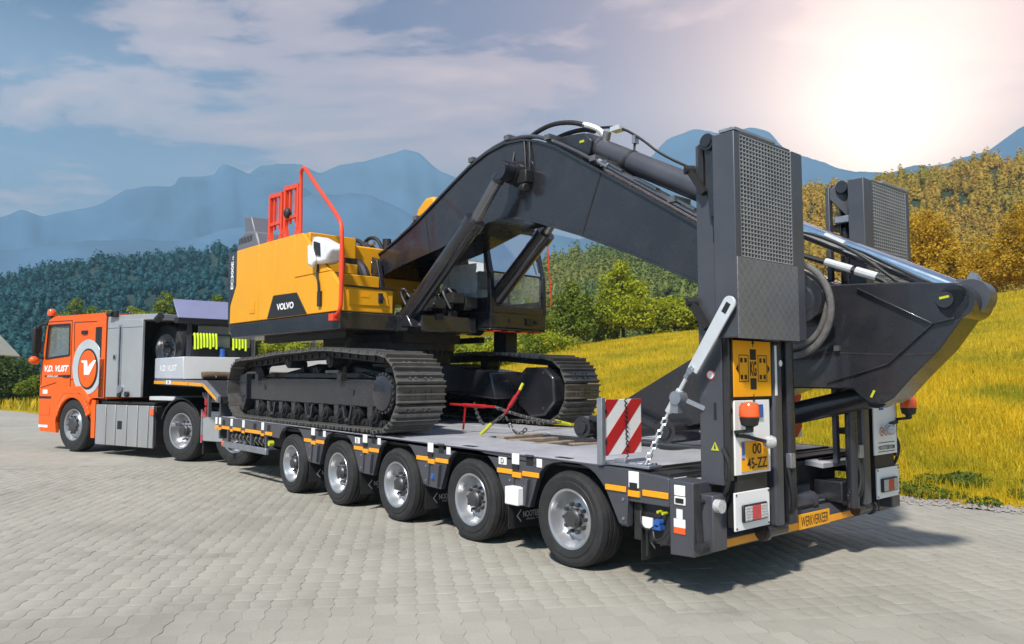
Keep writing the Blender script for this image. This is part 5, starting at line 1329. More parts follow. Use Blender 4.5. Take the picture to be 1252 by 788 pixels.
for k in range(9): x = -2.02 + .05 * k; vs.prism([(x, 3.31), (x + .022, 3.315), (x + .035, 3.40), (x + .013, 3.395)], 'y', -1.423, -1.418)
U('vent_slot', vs, 'black_void', hd, split=True)
U('exhaust_cowl', MB().prism([(-2.02, 3.42), (-2.06, 3.74), (-1.83, 3.71), (-1.68, 3.44)], 'y', -1.34, -1.05), 'hood_grey', bevel=.02)
# stepped tool boxes facing the rear of the trailer
U('tool_box', MB().box(.55, .945, -1.44, -.76, 2.165, 2.455), 'yellow_paint', bevel=.012)
tl_ = U('box_lid', MB().prism([(-1.40, 2.43), (-.87, 2.445), (-.82, 2.25), (-1.37, 2.24)], 'x', .945, .958), 'yellow_paint', bevel=.006)
U('lid_latch', MB().box(.958, .985, -.98, -.93, 2.28, 2.40).cyl((.975, -.955, 2.34), (1.0, -.955, 2.34), .03, n=10), 'dark_steel', tl_, split=True)
U('lid_label', MB().box(.958, .962, -1.22, -1.11, 2.34, 2.38), 'amber', tl_)
U('box_trim', MB().box(.50, .97, -1.44, -.74, 2.455, 2.468), 'dark_steel')
U('step_box', MB().box(.05, .58, -1.40, -.72, 2.17, 2.655), 'yellow_paint', bevel=.012)
U('step_tread', MB().box(.12, .56, -1.38, -.78, 2.655, 2.665), 'dark_steel')
U('step_box', MB().box(-.04, .10, -1.42, -.74, 2.66, 2.86), 'yellow_paint', bevel=.01); U('box_gap', MB().box(-.04, .09, -1.41, -.75, 2.86, 2.93), 'black_void')
U('step_box', MB().box(-.04, .08, -1.42, -.76, 2.93, 3.205), 'yellow_paint', bevel=.012)
U('hood_catch', MB().box(.08, .13, -1.0, -.95, 2.72, 2.90), 'dark_steel'); U('hood_label', MB().box(.081, .084, -1.38, -1.28, 3.06, 3.15), 'white_paint')
# red handrails
rl = MB()
for pts in ([(-.20, -1.40, 3.17), (-.22, -1.40, 3.95), (-.20, -1.41, 4.03), (-.12, -1.42, 4.06), (-.03, -1.43, 4.02), (.30, -1.46, 3.74), (.95, -1.52, 3.24), (1.04, -1.53, 3.12), (1.06, -1.54, 2.9), (1.08, -1.55, 2.24), (1.05, -1.55, 2.14), (.90, -1.53, 2.09)],): rl.tube(pts, .024, 10, 2)
rl.cyl((1.065, -1.54, 2.5), (1.065, -1.54, 2.85), .032, n=12).box(.84, .95, -1.57, -1.49, 2.05, 2.13)
U('grab_rail', rl, 'rail_red')
def guard(x0, x1, y0, zb, zt, w=.10):
    g = MB()
    for x in (x0, x1): g.bar((x, y0, zb + .12), (x, y0, zt), .05, .05); g.prism([(x - .09, zb), (x + .09, zb), (x + .03, zb + .20), (x - .03, zb + .20)], 'y', y0 - .02, y0 + .02)
    g.bar((x0 - .02, y0, zt), (x1 + .02, y0, zt - .02), .055, .055); g.bar((x0, y0, zb + .30), (x1, y0, zb + .30), .04, .04)
    for q in (.28, .72): g.bar((x0 + (x1 - x0) * q, y0 + .012, zb + .22), (x0 + (x1 - x0) * q, y0 + .012, zt), .032, .032)
    return g
U('guard_rail', guard(-1.27, -.92, -1.30, 3.20, 3.90), 'rail_red'); U('guard_rail', guard(-.82, -.46, -1.30, 3.22, 3.93), 'rail_red')
U('rail_clamp', MB().sphere((-.72, -1.33, 3.58), .06, 1, .8, 1.2), 'dark_steel'); U('rail_pad', MB().box(-1.0, -.7, -1.3, -1.15, 3.19, 3.27), 'dark_steel', bevel=.02)
# mirror wrapped in white film
mi = U('side_mirror', MB().prism([(.36, 2.80), (.38, 3.06), (.46, 3.09), (.78, 2.96), (.86, 2.88), (.70, 2.74), (.5, 2.74)], 'y', -1.56, -1.36), 'plastic_wrap', bevel=.05, seg=3)
U('mirror_glass', MB().prism([(.46, 2.86), (.46, 3.02), (.60, 2.98), (.62, 2.82)], 'y', -1.572, -1.56), 'text_black', mi)
U('film_fold', MB().prism([(.36, 2.74), (.34, 3.0), (.45, 2.95), (.55, 2.78), (.47, 2.70)], 'y', -1.60, -1.54), 'plastic_wrap', mi, bevel=.03, seg=2)
U('mirror_stay', MB().tube([(.46, -1.5, 2.78), (.46, -1.52, 2.60), (.52, -1.53, 2.53), (.52, -1.52, 2.36)], .014, 8, 1).box(.49, .56, -1.53, -1.50, 2.24, 2.42), 'dark_steel')
# ---- boom
BOT = [(-.12, 2.72), (.05, 2.74), (.56, 2.84), (1.38, 2.965), (2.01, 3.105), (2.25, 3.145), (2.45, 3.15), (2.75, 3.11), (3.06, 3.01), (3.62, 2.805), (4.27, 2.535), (4.97, 2.205), (5.55, 1.93), (5.86, 1.80)]
TOP = [(-.30, 2.98), (.05, 3.075), (.43, 3.205), (.85, 3.37), (1.23, 3.555), (1.60, 3.735), (1.90, 3.87), (2.21, 3.965), (2.51, 4.005), (2.80, 3.98), (3.05, 3.905), (3.30, 3.79), (3.85, 3.445), (4.45, 3.065), (4.95, 2.745), (5.5, 2.39), (5.98, 2.16)]
B0, B1 = -.35, .27
bm_ = U('boom', MB().prism(BOT + circ(5.93, 1.98, .185, 8, -95, 80) + TOP[::-1], 'y', B0, B1), 'machine_grey', smooth=25)
fl = MB(); fl.strip(BOT, .022, 'y', B0 - .022, B1 + .022); fl.strip(TOP[::-1], .022, 'y', B0 - .022, B1 + .022); U('boom_flange', fl, 'machine_grey', bm_)
U('boom_weld', MB().bar((3.895, B0 - .002, 3.415), (3.63, B0 - .002, 2.80), .006, .022).bar((1.02, B0 - .002, 3.44), (1.14, B0 - .002, 2.93), .005, .012), 'dark_steel', bm_, split=True)
U('boom_boss', MB().cyl((2.74, -.50, 3.60), (2.74, B0, 3.60), .12, .14, 28).lathe([(.14, 0), (.22, .002), (.22, .012), (.0, .012)], (2.74, B0 - .012, 3.60), (0, 1, 0), 36).cyl((2.74, B1, 3.60), (2.74, .45, 3.60), .13, n=24), 'machine_grey', bm_, smooth=30)
U('boom_foot', MB().cyl((-.12, -.48, 2.86), (-.12, .40, 2.86), .15, n=24).prism([(-.5, 2.16), (.35, 2.16), (.12, 2.95), (-.10, 3.05), (-.3, 2.95)], 'y', -.47, -.40).prism([(-.5, 2.16), (.35, 2.16), (.12, 2.95), (-.10, 3.05), (-.3, 2.95)], 'y', .32, .39), 'machine_grey', bevel=.01)
# lift cylinders either side of the boom
def ram(nm, p0, p1, pe, rb, rr, m, rod):
    p0, p1, pe = Vector(p0), Vector(p1), Vector(pe); d = (pe - p0).normalized()
    b = MB().cyl(p0, p1, rb, n=24).cyl(p1 - d * .10, p1 + d * .01, rb * 1.14, n=24).cyl(p0 - d * .02, p0 + d * .06, rb * 1.06, n=24)
    sd = Vector((0, 1, 0)); b.cyl(p0 - d * .06 - sd * rb * .9, p0 - d * .06 + sd * rb * .9, rb * 1.05, n=20)
    o = U(nm, b, m); U('piston_rod', MB().cyl(p1, pe - d * .07, rr, n=18), rod, o)
    U('rod_eye', MB().cyl(pe - sd * rr * 1.2, pe + sd * rr * 1.2, rr * 1.75, n=22).cyl(pe - d * .14, pe - d * .05, rr * 1.25, n=16), m, o)
    return o
mat('rod_grey', (0.20, 0.20, 0.21), 0.25, 0.85, 0.1, 5)
lc = ram('lift_cylinder', (.99, -.61, 2.10), (2.27, -.585, 3.13), (2.74, -.585, 3.60), .105, .060, 'machine_grey', 'rod_grey')
U('cylinder_pipe', MB().tube([(1.22, -.62, 2.24), (1.34, -.66, 2.26), (2.20, -.64, 3.0), (2.30, -.64, 3.02)], .018, 8, 1), 'machine_grey', lc)
ram('lift_cylinder', (.99, .52, 2.10), (2.27, .52, 3.13), (2.74, .52, 3.60), .105, .060, 'machine_grey', 'rod_grey')
U('cylinder_bracket', MB().prism([(.80, 2.0), (1.25, 2.0), (1.10, 2.20), (.90, 2.2)], 'y', -.70, -.52).prism([(.80, 2.0), (1.25, 2.0), (1.10, 2.20), (.90, 2.2)], 'y', .42, .60), 'machine_grey', bevel=.02, split=True)
# arm cylinder along the boom's back
U('cylinder_bracket', MB().prism([(2.95, 3.93), (3.30, 3.93), (3.55, 3.90), (3.66, 3.80), (3.62, 3.66), (3.5, 3.62), (3.2, 3.8)], 'y', -.22, -.17).prism([(2.95, 3.93), (3.30, 3.93), (3.55, 3.90), (3.66, 3.80), (3.62, 3.66), (3.5, 3.62), (3.2, 3.8)], 'y', .05, .10), 'machine_grey', bevel=.01, split=True)
ac = ram('arm_cylinder', (3.60, -.06, 3.76), (5.15, -.06, 2.925), (6.99, -.06, 1.955), .112, .068, 'trailer_grey', 'chrome')
U('cylinder_band', MB().cyl((4.02, -.06, 3.535), (4.05, -.06, 3.518), .116, n=24), 'dark_steel', ac)
U('cylinder_port', MB().cyl((3.70, -.06, 3.80), (3.73, -.06, 3.90), .045, n=12), 'steel_chain', ac)
# pipes and hoses
pp = MB()
top_off = [(x, z + .045) for x, z in TOP]
pp.tube([(x, -.30, z) for x, z in top_off[2:11]] + [(3.45, -.30, 3.74), (3.85, -.30, 3.49)], .022, 8, 1)
pp.tube([(x, -.22, z + .01) for x, z in top_off[2:11]], .020, 8, 1)
U('boom_pipe', pp, 'trailer_grey', bm_, split=True)
pc_ = MB()
for k in range(4):
    y = -.32 + .075 * k; pc_.tube([(3.78, y, 3.55), (3.90, y, 3.475), (4.95, y, 2.80), (5.5, y, 2.45)], .020, 8)
for k in range(3):
    s = 4.0 + .40 * k; z = 3.42 - .63 * (s - 4.0); pc_.obox((s, -.30, z + .03), (.30, .06, .02), Matrix.Rotation(R(32), 3, 'Y'))
U('arm_pipe', pc_, 'rod_grey', bm_, split=True)
cl_ = MB()
for (x, z) in ((.80, 3.42), (1.9, 3.94), (2.52, 4.06), (3.15, 3.92), (3.78, 3.56), (3.92, 3.48), (4.7, 2.99)): cl_.box(x - .04, x + .04, -.35, -.10, z - .025, z + .03)
U('pipe_clamp', cl_, 'steel_chain', bm_, split=True)
hs = MB()
hs.tube([(2.70, -.20, 4.02), (2.85, -.20, 4.08), (3.10, -.2, 4.11), (3.35, -.18, 4.07), (3.52, -.16, 4.00)], .026, 8, 2)
hs.tube([(2.95, -.08, 3.97), (3.15, -.08, 4.01), (3.45, -.1, 3.99), (3.60, -.1, 3.93)], .026, 8, 2)
hs.tube([(3.55, .0, 4.0), (3.85, .0, 3.94), (4.12, .0, 3.75), (4.35, .0, 3.54), (4.75, .05, 3.30), (5.3, .05, 2.98)], .014, 6, 2)
hs.tube([(4.02, .02, 3.79), (4.04, -.02, 3.58)], .012, 6)
for (y, dzv) in ((-.30, 0), (-.20, .02), (-.10, .0)):
    hs.tube([(-.55, y, 2.75), (-.45, y, 3.05 + dzv), (-.15, y, 3.06), (.12, y, 2.95), (.40, y, 3.10), (.62, y - .03, 3.28), (.80, y, 3.42)], .024, 8, 2)
hs.tube([(2.62, -.30, 3.98), (2.66, -.37, 3.80), (2.66, -.39, 3.72)], .010, 6, 1).tube([(2.82, -.36, 3.95), (2.86, -.38, 3.7), (2.86, -.38, 3.58)], .012, 6, 1).tube([(2.90, -.36, 3.93), (2.93, -.38, 3.7), (2.92, -.38, 3.58)], .012, 6, 1)
U('hydraulic_hose', hs, 'hose', bm_, split=True)
U('hose_fitting', MB().tube([(3.50, -.16, 4.01), (3.58, -.13, 3.98), (3.66, -.09, 3.93), (3.70, -.07, 3.86)], .03, 8, 1).box(3.76, 3.88, -.05, .05, 3.90, 3.945), 'strut_white', bm_, split=True)
U('hose_fitting', MB().cyl((3.84, -.32, 3.52), (3.96, -.32, 3.445), .032, n=10).cyl((3.82, -.25, 3.53), (3.94, -.25, 3.455), .032, n=10).box(4.02, 4.06, -.03, .03, 3.72, 3.80), 'galvanised', bm_, split=True)
U('boom_lamp', MB().box(2.82, 2.96, -.47, -.36, 3.46, 3.60).cyl((2.88, -.46, 3.40), (2.96, -.46, 3.40), .05, n=12), 'text_black', bm_, bevel=.012)
U('lamp_cover', MB().prism([(.30, 3.50), (.36, 3.66), (.54, 3.78), (.72, 3.78), (.76, 3.62)], 'y', .0, .24), 'yellow_paint', bm_, bevel=.04, seg=3)
U('lamp_stalk', MB().box(.30, .36, .05, .15, 3.16, 3.66).box(.60, .68, .05, .15, 3.2, 3.65).cyl((-.05, -.2, 3.05), (-.05, -.2, 3.28), .06, n=14), 'dark_steel', bm_)
U('pin_mark', MB().box(3.50, 3.56, -.225, -.219, 3.80, 3.825), 'hook_yellow', bm_)
# ---- arm (stick) folded under the boom
ARM = [(3.62, .86), (3.62, .98), (4.13, 1.205), (4.93, 1.605), (5.55, 1.945), (5.86, 2.10), (6.05, 2.105), (6.56, 2.08), (6.89, 2.045)] + circ(6.925, 1.925, .118, 10, 85, -40) + [(6.84, 1.60), (6.655, 1.41), (6.52, 1.255), (6.45, 1.215), (6.36, 1.21), (6.30, 1.25), (6.24, 1.315), (5.8, 1.32), (4.95, 1.02), (4.3, .86), (3.75, .80)]
A0, A1 = -.30, .07
am = U('arm', MB().prism(ARM, 'y', A0, A1), 'machine_grey', bevel=.012, smooth=25)
U('arm_seam', MB().bar((5.9, A0 - .001, 1.60), (6.62, A0 - .001, 1.56), .004, .012).bar((6.62, A0 - .001, 1.56), (6.80, A0 - .001, 1.57), .004, .014), 'dark_steel', am)
U('arm_rib', MB().bar((6.30, A0 - .004, 2.055), (6.80, A0 - .004, 1.77), .012, .05, (0, 1, 0)).bar((6.80, A0 - .004, 1.77), (6.94, A0 - .004, 1.80), .012, .05, (0, 1, 0)).bar((6.80, A0 - .004, 1.77), (6.50, A0 - .004, 1.50), .012, .045, (0, 1, 0)).bar((6.50, A0 - .004, 1.50), (6.05, A0 - .004, 1.36), .010, .03, (0, 1, 0)), 'machine_grey', am, bevel=.004, split=True)
U('arm_ear', MB().cyl((6.945, A0 - .0, 1.91), (6.945, A1 + .04, 1.91), .115, n=24), 'machine_grey', am)
U('pin_cap', MB().cyl((6.88, A0 - .012, 1.93), (6.88, A0, 1.93), .055, n=20), 'machine_grey', am); U('pin_mark', MB().bar((6.85, A0 - .014, 1.94), (6.91, A0 - .014, 1.95), .004, .016), 'hook_yellow', am)
U('pin_mark', MB().bar((6.37, A0 - .003, 1.26), (6.395, A0 - .003, 1.31), .004, .016), 'hook_yellow', am)
U('lifting_eye', MB().prism([(6.94, 2.02), (6.95, 2.10), (6.98, 2.135), (7.01, 2.10), (7.02, 2.0)], 'y', -.06, -.03).prism([(6.94, 2.02), (6.95, 2.10), (6.98, 2.135), (7.01, 2.10), (7.02, 2.0)], 'y', .01, .04), 'galvanised', am, split=True)
U('grease_point', MB().box(6.12, 6.16, A0 - .03, A0, 1.60, 1.64), 'steel_chain', am)
U('arm_pivot', MB().cyl((5.95, -.50, 1.98), (5.95, .42, 1.98), .17, .17, 28).lathe([(.001, 0), (.10, 0), (.12, .02)], (5.95, -.515, 1.98), (0, 1, 0), 24), 'machine_grey', am, smooth=30)
U('arm_tip_pin', MB().cyl((3.70, -.44, .925), (3.70, .36, .925), .105, n=24).cyl((3.70, -.46, .925), (3.70, -.44, .925), .06, n=18), 'machine_grey', am)
lk = MB().cyl((4.68, -.46, .935), (4.68, .38, .935), .105, n=24).cyl((4.68, -.48, .935), (4.68, -.46, .935), .06, n=18)
for y in (-.40, .30): lk.bar((4.68, y, .935), (4.16, y, 1.12), .05, .09, (0, 1, 0)); lk.bar((4.68, y, .95), (3.78, y, 1.02), .04, .05, (0, 1, 0))
U('bucket_link', lk, 'machine_grey', am)
U('bucket_cylinder', MB().cyl((6.30, -.05, 1.27), (5.05, -.05, .965), .088, n=22).cyl((6.33, -.12, 1.275), (6.33, .02, 1.275), .10, n=20), 'machine_grey', am)
U('piston_rod', MB().cyl((5.05, -.05, .965), (4.66, -.05, .93), .05, n=16), 'chrome', am)
hz_ = MB()
for k, (y, r_) in enumerate(((-.42, .25), (-.46, .31))):
    pts = [(5.86 + (r_ * 1.0) * math.sin(R(a)), y, 1.92 + r_ * math.cos(R(a)) * 1.15) for a in range(-10, 200, 15)]
    hz_.tube(pts + [(5.55, y, 1.56)], .026, 10, 1)
U('sleeved_hose', hz_, 'hose_sleeve', am, split=True)
hz_ = MB(); hz_.tube([(5.5, -.2, 2.50), (5.9, -.2, 2.34), (6.2, -.2, 2.22), (6.42, -.2, 2.13), (6.5, -.2, 2.06)], .022, 8, 1).tube([(5.6, -.1, 2.62), (5.85, -.12, 2.56), (6.2, -.15, 2.38), (6.52, -.15, 2.1)], .014, 6, 2)
hz_.tube([(5.5, -.3, 2.40), (5.75, -.36, 2.26), (5.9, -.40, 2.2)], .024, 8, 1); U('hydraulic_hose', hz_, 'hose', am, split=True)
U('hose_fitting', MB().cyl((6.02, -.2, 2.295), (6.22, -.2, 2.215), .03, n=10).cyl((6.25, -.2, 2.20), (6.40, -.2, 2.14), .034, n=10).cyl((5.72, -.36, 2.28), (5.92, -.41, 2.19), .032, n=10).cyl((5.98, -.11, 2.52), (6.14, -.13, 2.43), .022, n=8), 'strut_white', am, split=True)
# ---- valves and hoses between boom and cab
vb = MB(); rr_ = random.Random(4)
for k in range(26):
    x, y, z = rr_.uniform(.60, 1.28), rr_.uniform(-.35, .2), rr_.uniform(2.12, 2.42); s = rr_.uniform(.04, .10); vb.box(x - s, x + s, y - s, y + s, z - s * .7, z + s * .7)
U('valve_block', vb, 'dark_steel', bevel=.006, split=True)
vh = MB()
for k in range(16):
    x, y = rr_.uniform(.6, 1.25), rr_.uniform(-.4, .2)
    vh.tube([(x, y, 2.2 + rr_.uniform(0, .2)), (x + rr_.uniform(-.25, .1), y - .05, 2.46 + rr_.uniform(0, .10)), (x - rr_.uniform(.0, .3), y, 2.50), (x - rr_.uniform(.2, .5), y + .1, 2.35)], .020, 7, 2)
U('hydraulic_hose', vh, 'hose', split=True)
vf = MB()
for k in range(22):
    x, y, z = rr_.uniform(.70, 1.30), rr_.uniform(-.45, .05), rr_.uniform(2.15, 2.48); vf.cyl((x, y, z), (x + rr_.uniform(-.05, .05), y - .03, z + .05), .016, n=7)
U('hose_fitting', vf, 'steel_chain', split=True)
U('hose_guard', MB().tube([(-.30, -.70, 2.45), (-.28, -.70, 2.80), (-.05, -.70, 2.92), (.15, -.68, 2.80), (.22, -.66, 2.50), (.40, -.62, 2.25)], .07, 10, 2), 'dark_steel')
U('swivel_pipes', MB().tube([(-.65, -.5, 3.13), (-.6, -.48, 3.24), (-.45, -.45, 3.24), (-.30, -.4, 3.14)], .035, 8, 1).tube([(-.75, -.6, 3.1), (-.45, -.55, 3.20), (-.25, -.5, 3.05)], .03, 8, 1).box(-.62, -.40, -.62, -.40, 2.6, 3.12), 'dark_steel')
hx = MB()
for k, (y, za) in enumerate(((-.62, 3.20), (-.52, 3.27), (-.42, 3.22), (-.34, 3.30))):
    hx.tube([(-.85 + .1 * k, y, 2.95), (-.70 + .1 * k, y, za), (-.40 + .08 * k, y + .04, za + .02), (-.18 + .05 * k, y + .08, 3.10), (-.05, y + .1, 2.85)], .026, 8, 2)
U('hydraulic_hose', hx, 'hose', split=True)
hx = MB()
for k in range(6): x = -.72 + .11 * k; hx.cyl((x, -.64 + .05 * k, 3.16 + .02 * (k % 3)), (x + .07, -.62 + .05 * k, 3.20 + .02 * (k % 2)), .030, n=9)
U('hose_fitting', hx, 'galvanised', split=True)
U('swivel_drum', MB().cyl((-.30, -.66, 2.86), (-.30, -.30, 2.86), .20, n=24).cyl((-.30, -.68, 2.86), (-.30, -.66, 2.86), .12, n=20), 'dark_steel')
U('pipe_fitting', MB().cyl((-.62, -.55, 3.18), (-.52, -.52, 3.21), .03, n=8).cyl((-.45, -.56, 3.08), (-.40, -.53, 3.02), .03, n=8), 'steel_chain', split=True)
# ---- cab
cx0, cx1, cy0, cy1, cz0, cz1 = -.45, 1.45, .36, 1.36, 2.03, 3.42
cb = U('cab', MB().box(cx0, cx1, cy0, cy1, cz0, 2.24).box(cx0, cx1, cy0, cy1, 2.0, 2.03).box(cx0 + .05, 1.28, cy0 + .02, cy1 - .02, 3.36, 3.44), 'machine_grey', bevel=.015, split=True)
fr = MB()
for y in (cy0 + .035, cy1 - .035):
    fr.bar((1.43, y, 2.22), (1.41, y, 2.75), .07, .07); fr.bar((1.41, y, 2.72), (1.24, y, 3.40), .07, .07)
    fr.bar((.30, y, 2.2), (.26, y, 3.4), .07, .08); fr.bar((-.41, y, 2.2), (-.38, y, 3.4), .07, .07); fr.bar((-.40, y, 3.38), (1.25, y, 3.38), .07, .07)
    fr.box(-.45, 1.42, y - .03, y + .03, 2.23, 2.42)
fr.bar((1.25, cy0, 3.38), (1.25, cy1, 3.38), .06, .08); fr.bar((1.435, cy0, 2.27), (1.435, cy1, 2.27), .05, .10)
U('cab_frame', fr, 'machine_grey', cb, bevel=.012, split=True)
gl = MB(); gl.add([(1.437, cy0 + .07, 2.31), (1.437, cy1 - .07, 2.31), (1.425, cy1 - .07, 2.74), (1.425, cy0 + .07, 2.74)], [(0, 1, 2, 3)]); gl.add([(1.425, cy0 + .07, 2.75), (1.425, cy1 - .07, 2.75), (1.262, cy1 - .07, 3.34), (1.262, cy0 + .07, 3.34)], [(0, 1, 2, 3)])
U('windscreen', gl, 'glass', cb, split=True)
gl = MB()
for y in (cy0 + .02, cy1 - .02): gl.add([(.33, y, 2.42), (1.38, y, 2.42), (1.37, y, 2.75), (1.22, y, 3.34), (.29, y, 3.34)], [(0, 1, 2, 3, 4)]); gl.add([(-.37, y, 2.42), (.24, y, 2.42), (.22, y, 3.34), (-.36, y, 3.34)], [(0, 1, 2, 3)])
U('side_window', gl, 'glass', cb, split=True)
U('glazing_bar', MB().bar((1.428, cy0 + .05, 2.745), (1.428, cy1 - .05, 2.745), .02, .02), 'text_black', cb)
U('wiper', MB().tube([(1.44, cy1 - .12, 2.80), (1.40, cy1 - .13, 3.0), (1.33, cy1 - .16, 3.25)], .012, 6).tube([(1.40, cy1 - .25, 3.10), (1.39, cy1 - .22, 3.0), (1.42, cy1 - .15, 2.98)], .012, 6, 1), 'text_black', cb, split=True)
U('seat', MB().box(.15, .62, .62, 1.10, 2.42, 2.56).prism([(.12, 2.5), (.28, 2.5), (.16, 3.12), (.04, 3.12)], 'y', .64, 1.08).prism([(.06, 3.12), (.15, 3.12), (.12, 3.28), (.05, 3.28)], 'y', .74, .98), 'seat_cloth', cb, bevel=.04, seg=3)
U('console', MB().box(.5, .85, .44, .56, 2.4, 2.68).box(.5, .85, 1.14, 1.26, 2.4, 2.68).cyl((.78, .50, 2.66), (.82, .50, 2.84), .02, n=8).cyl((.78, 1.2, 2.66), (.82, 1.2, 2.84), .02, n=8).box(1.12, 1.18, .42, .60, 2.55, 2.78), 'text_black', cb, bevel=.01, split=True)
def film(nm, o, u, v, nu, nv, amp, sd):      # crumpled protective sheet
    q = random.Random(sd); o, u, v = Vector(o), Vector(u), Vector(v); n_ = u.cross(v).normalized(); P_ = []
    for i in range(nu + 1):
        for j in range(nv + 1): P_.append(o + u * (i / nu + q.uniform(-.02, .02)) + v * (j / nv) + n_ * q.uniform(-amp, amp))
    m_ = MB(); m_.add(P_, [(i * (nv + 1) + j, (i + 1) * (nv + 1) + j, (i + 1) * (nv + 1) + j + 1, i * (nv + 1) + j + 1) for i in range(nu) for j in range(nv)])
    return U(nm, m_, 'plastic_wrap', cb, smooth=15)
film('seat_film', (.98, .44, 2.40), (.30, .38, -.02), (-.04, -.02, .36), 7, 6, .03, 3)
film('window_film', (.42, .42, 2.43), (.70, 0, .0), (-.02, .0, .46), 9, 6, .025, 5)
U('rear_rail', MB().tube([(.2, cy1 + .02, 2.5), (.2, cy1 + .10, 2.6), (.2, cy1 + .10, 3.0), (.2, cy1 + .02, 3.1)], .015, 6, 1), 'text_black', cb)
U('round_sticker', MB().cyl((1.441, 1.03, 2.42), (1.438, 1.03, 2.42), .032, n=20), 'hook_yellow', cb)
U('cab_lamp', MB().box(1.45, 1.47, .98, 1.10, 2.08, 2.17).box(1.45, 1.465, 1.14, 1.20, 2.10, 2.15), 'text_black', cb, split=True); U('cab_plate', MB().box(1.45, 1.455, .66, .70, 2.10, 2.15).box(1.45, 1.455, .36, .44, 2.07, 2.18), 'dark_steel', cb, split=True)
U('cab_step', MB().box(.85, 1.1, .95, 1.15, 1.70, 2.0), 'dark_steel', cb)
ug = MB()
for k in range(4): ug.box(1.30, 1.452, .42 + .24 * k, .54 + .24 * k, 1.985, 2.0)
U('under_guard', ug, 'rail_red', cb, split=True)
U('antenna', MB().tube([(1.30, 1.44, 2.36), (1.34, 1.50, 2.37), (1.40, 1.52, 2.40), (1.40, 1.47, 2.9), (1.40, 1.43, 3.42)], .010, 6), 'antenna_red', cb)
# ================================================================ LORRY (tractor unit)
TK = thing('tractor_lorry', 'orange and silver lorry tractor unit with round badge pulling the trailer', 'lorry', (-9.4, 0.1, 0.0), R(18.5), base=(0, 0, 0))
def T(nm, mb, m, parent=None, **k): return part(nm, mb, m, parent or TK, **k)
LW = 2.5
f0 = wheel(TK, .50, .295, .30, .10, .14, 10, .165, 'front'); f0.location = (-3.24, 0.0, .50)
inst(f0, TK, (-3.24, LW, .5), (0, 0, math.pi))
r0 = wheel(TK, .50, .295, .34, .16, .10, 10, .155, 'deep'); r0.location = (0, 0, .5)
for p, rz in (((1.36, 0.0, .5), 0), ((0, LW, .5), math.pi), ((1.36, LW, .5), math.pi)): inst(r0, TK, p, (0, 0, rz))
T('chassis', MB().box(-4.2, 1.9, .75, .95, .62, .95).box(-4.2, 1.9, LW - .95, LW - .75, .62, .95).box(-2.2, 1.9, .3, LW - .3, .70, .90).cyl((0, .1, .5), (0, LW - .1, .5), .08, n=10).cyl((1.36, .1, .5), (1.36, LW - .1, .5), .08, n=10).cyl((-3.24, .1, .5), (-3.24, LW - .1, .5), .08, n=10), 'dark_steel')
# cab shell: side skins in pieces round the window opening
WIN = [(-4.20, 2.43), (-3.45, 2.43), (-3.43, 1.83), (-4.27, 1.77)]
cab = None
mb = MB()
arch = [(-3.24 + .60 * math.cos(R(a)), .50 + .60 * math.sin(R(a))) for a in range(12, 180, 12)]
skin = lambda pts, y0, y1: mb.prism(pts, 'y', y0, y1)
for y0, y1 in ((0.0, .06), (LW - .06, LW)):
    skin([(-4.45, 1.13), (-4.44, 1.40), (-4.395, 1.77), (-4.27, 1.77), (-3.43, 1.83), (-2.25, 1.83), (-2.25, 1.02), (-2.62, 1.02), (-2.652, .624)] + arch[1:-1] + [(-3.84, .55), (-3.86, 1.13)], y0, y1)
    skin([(-4.395, 1.77), (-4.27, 1.77), (-4.20, 2.43), (-4.27, 2.43)], y0, y1)
    skin([(-4.27, 2.43), (-3.45, 2.43), (-2.25, 2.43), (-2.25, 2.56), (-4.06, 2.585), (-4.20, 2.54)], y0, y1)
    skin([(-3.45, 2.43), (-3.43, 1.83), (-2.25, 1.83), (-2.25, 2.43)], y0, y1)
    skin([(-4.45, 1.13), (-3.86, 1.13), (-3.84, .55), (-3.80, .33), (-4.36, .34), (-4.44, .5)], y0, y1)
    skin([(-2.64, .98), (-2.50, .98), (-2.50, .28), (-2.62, .28)], y0, y1)
mb.box(-4.1, -2.26, .05, LW - .05, 2.565, 2.61); mb.box(-2.30, -2.25, .06, LW - .06, 1.0, 2.57)
mb.prism([(-4.45, .35), (-4.47, 1.2), (-4.42, 1.72), (-4.35, 1.72), (-4.35, .35)], 'y', .06, LW - .06)
mb.prism([(-4.10, 2.61), (-4.29, 2.44), (-4.24, 2.40), (-4.05, 2.56)], 'y', .06, LW - .06)
cab = T('cab_shell', mb, 'orange_paint', smooth=25)
T('cab_floor', MB().box(-4.3, -2.3, .1, LW - .1, .95, 1.05).box(-4.33, -3.9, .15, LW - .15, 1.5, 1.74), 'text_black', cab)
gl = MB(); gl.add([(-4.19, .03, 2.42), (-3.46, .03, 2.42), (-3.44, .03, 1.84), (-4.26, .03, 1.78)], [(0, 1, 2, 3)]); T('side_window', gl, 'glass', cab)
gl = MB(); gl.add([(-4.19, LW - .03, 2.42), (-3.46, LW - .03, 2.42), (-3.44, LW - .03, 1.84), (-4.26, LW - .03, 1.78)], [(0, 1, 2, 3)]); T('side_window', gl, 'glass', cab)
gl = MB(); gl.add([(-4.40, .08, 1.72), (-4.40, LW - .08, 1.72), (-4.27, LW - .08, 2.42), (-4.27, .08, 2.42)], [(0, 1, 2, 3)]); T('windscreen', gl, 'glass', cab)
sl2 = MB()
for a, b in zip(WIN, WIN[1:] + WIN[:1]): sl2.bar((a[0], -.004, a[1]), (b[0], -.004, b[1]), .012, .035)
T('window_seal', sl2, 'text_black', cab)
